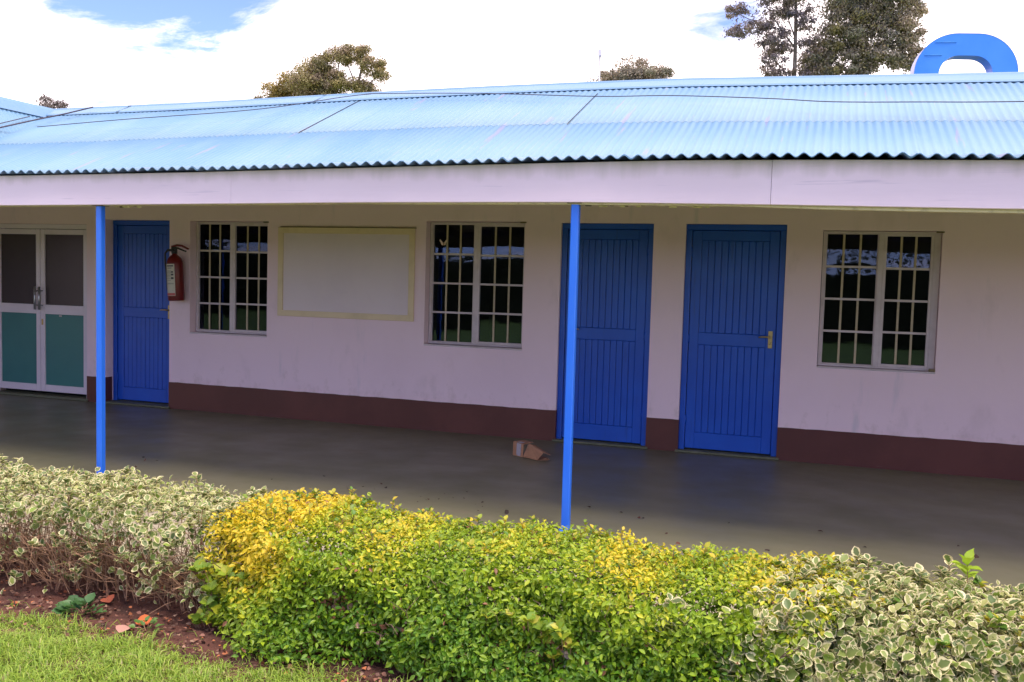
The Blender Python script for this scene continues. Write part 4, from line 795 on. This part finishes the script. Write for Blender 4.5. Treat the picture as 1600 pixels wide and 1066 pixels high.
tree('gum_tree', 'low yellowish brown tree left of the broad olive tree', (-34.5, 47, -.2),
     [(-.2, 0, 14.5, 1.0, 1.1, .9), (-1.4, 0, 14.0, 1.1, 1, .7), (.9, 0, 13.9, .9, 1, .8), (-2.3, 0, 13.3, .9, .8, .7), (0, 0, 12.4, 2.2, 1.8, 1)], 22000, .15, YE, ([(0, 0, 0), (0, 0, 8), (-.2, 0, 13)], [.4, .3, .1]), [limb((0, 0, 8), (1, 0, 12), (1, 0, 13.5), r=.12)])
tree('gum_tree', 'rounded brown tree behind the thin antenna pole', (-11.2, 45, -.2),
     [(.1, 0, 13.9, 1.1, 1.1, .85), (1.3, 0, 13.5, 1.1, 1.1, .65), (-.9, 0, 13.4, .9, 1, .6), (2.1, 0, 13.0, .7, .8, .4), (-2.0, 0, 13.1, .7, .7, .5), (.3, 0, 12.2, 2.5, 2, .9)], 34000, .14, BR, ([(0, 0, 0), (0, 0, 8), (.1, 0, 13.6)], [.42, .3, .08]), [limb((0, 0, 8), (1, 0, 11.6), (1.4, 0, 13.2), r=.12), limb((0, 0, 9), (-.7, 0, 11.6), (-1.1, 0, 13.2), r=.12)])
tree('gum_tree', 'tiny distant tree above the far left roof edge', (-54.3, 46, -.2), [(-.6, 0, 13.75, .7, .7, .55), (.6, 0, 13.6, .6, .7, .45), (0, 0, 13.1, 1.1, .9, .4), (.95, 0, 12.9, .5, .5, .3)], 2600, .15, [(.2, .16, .15), (.16, .13, .12)], ([(0, 0, 0), (0, 0, 9), (0, 0, 13.2)], [.3, .2, .08]), [limb((0, 0, 10), (.7, 0, 13.4), r=.07)], gap=.3)
# tall gums at right (Y=30: left one trunk x=-1.48, right one trunk x~.7)
tree('tall_gum_tree', 'tall thin leaved gum tree with bare slender trunk, left of the dense one', (-1.45, 30, -.2),
     [(-.9, 0, 12.6, .75, .7, .75), (-1.1, 0, 11.6, .6, .6, .55), (-2.0, 0, 12.0, .75, .6, .28), (-2.3, 0, 12.7, .45, .5, .35), (-.9, 0, 10.7, .5, .6, .55), (-.5, 0, 10.2, .5, .5, .4), (.3, 0, 12.3, .4, .5, .6), (-.2, 0, 13.6, 1.3, 1.1, .7), (-.3, 0, 15.2, 1.6, 1.4, 1.0), (.2, 0, 16.8, 1.1, 1, 1.0), (-1.3, 0, 9.3, .8, .7, .6), (.4, 0, 8.6, .9, .8, .6), (.55, 0, 11.2, .5, .5, .6), (.45, 0, 10.2, .45, .5, .45), (-.45, 0, 11.4, .4, .4, .5)],
     30000, .11, [(.32, .24, .19), (.26, .20, .19), (.22, .18, .20)], ([(0, 0, 0), (.02, 0, 7), (-.02, 0, 11), (-.08, 0, 13), (0, 0, 16.8)], [.17, .12, .075, .06, .02]),
     [limb((0, 0, 9.6), (-.5, 0, 10.4), (-1.3, 0, 11.3), r=.045), limb((0, 0, 11.1), (-.6, 0, 11.9), (-1.3, 0, 13), r=.045), limb((0, 0, 11.4), (-.3, 0, 12.2), (-.5, 0, 13.2), r=.035), limb((-.9, 0, 12.0), (-1.9, 0, 12.4), (-2.6, 0, 12.8), r=.025), limb((0, 0, 11.9), (.3, 0, 12.5), (.5, 0, 13.3), r=.035)], drop=.9, gap=.8)
tree('tall_gum_tree', 'tall dense brown gum tree left of the blue letter', (.75, 30.5, -.2),
     [(-1.1, 0, 10.8, .9, .8, .75), (-.3, 0, 11.7, .9, .8, .7), (.7, 0, 12.0, .9, .8, .8), (1.6, 0, 12.5, .8, .8, .8), (1.9, 0, 11.5, .6, .7, .7), (.9, 0, 10.9, .9, .8, .55), (-.9, 0, 11.6, .8, .8, .8), (2.15, 0, 10.6, .45, .5, .6), (1.2, 0, 13.2, 1, .9, .7), (.1, 0, 10.9, .8, .8, .6), (-.6, 0, 12.8, .9, .8, .6), (.4, 0, 13.2, 1.1, 1, .7), (1.7, 0, 10.6, .5, .6, .4), (-1.0, 0, 10.1, .8, .7, .4), (.2, 0, 10.2, .7, .7, .4), (.5, 0, 14.6, 1.8, 1.6, 1.2), (.6, 0, 16.6, 1.4, 1.2, 1.1), (.2, 0, 9, 1.8, 1.4, .7)],
     90000, .11, BR+OL[:1], ([(0, 0, 0), (-.05, 0, 7), (0, 0, 11.4), (0, 0, 14), (.2, 0, 17)], [.24, .16, .09, .06, .02]),
     [limb((0, 0, 9.7), (.5, 0, 10.6), (.9, 0, 11.7), (1.2, 0, 12.8), r=.05), limb((0, 0, 10.1), (-.5, 0, 10.4), (-1.0, 0, 11), r=.045), limb((0, 0, 11.0), (-.4, 0, 11.9), (-.5, 0, 13), r=.04), limb((.7, 0, 11.2), (1.4, 0, 11.6), (1.9, 0, 12.2), r=.035)], drop=.5, gap=1.1)
# ---------------------------------------------------------------- what the windows mirror: a thick hedge far behind the camera
bh = empty('boundary_hedge', (-6, -30, -.17), 'tall dark boundary hedge across the lawn, seen only mirrored in the windows', 'hedge')
k = 36000; x = rng.uniform(-45, 34, k); hh = 2.75+.22*np.sin(x*.7)+.15*np.sin(x*1.9+1)+.1*np.sin(x*4.1); y = -23.2-rng.random(k)*2.2; z = hh*rng.random(k)**.8
front = rng.random(k) < .6; y[front] = -23.2-rng.random(front.sum())*.4
p = np.stack([x+6, y+30, z], -1); nn = vrand(k); d = vrand(k); s = np.cross(d, nn); L = rng.uniform(.08, .22, (k, 1))
v = np.stack([p, p+d*L*.5+s*L*.3, p+d*L, p+d*L*.5-s*L*.3], 1).reshape(-1, 3); f = (np.array([(0, 1, 2, 3)])[None]+4*np.arange(k)[:, None, None]).reshape(-1, 4)
o = bpy.data.objects.new('foliage', tri_mesh('foliage', v, f, np.repeat(lerp((.025, .035, .012), (.05, .06, .02), rng.random(k)), 4, axis=0), M['treeleaf'])); link(o, bh, kind='stuff')
MB().box(-39, 40, 5.0, 6.4, 0, 2.3).build('dense_core', mat('dark_thicket', (.03, .035, .015), .9), bh)
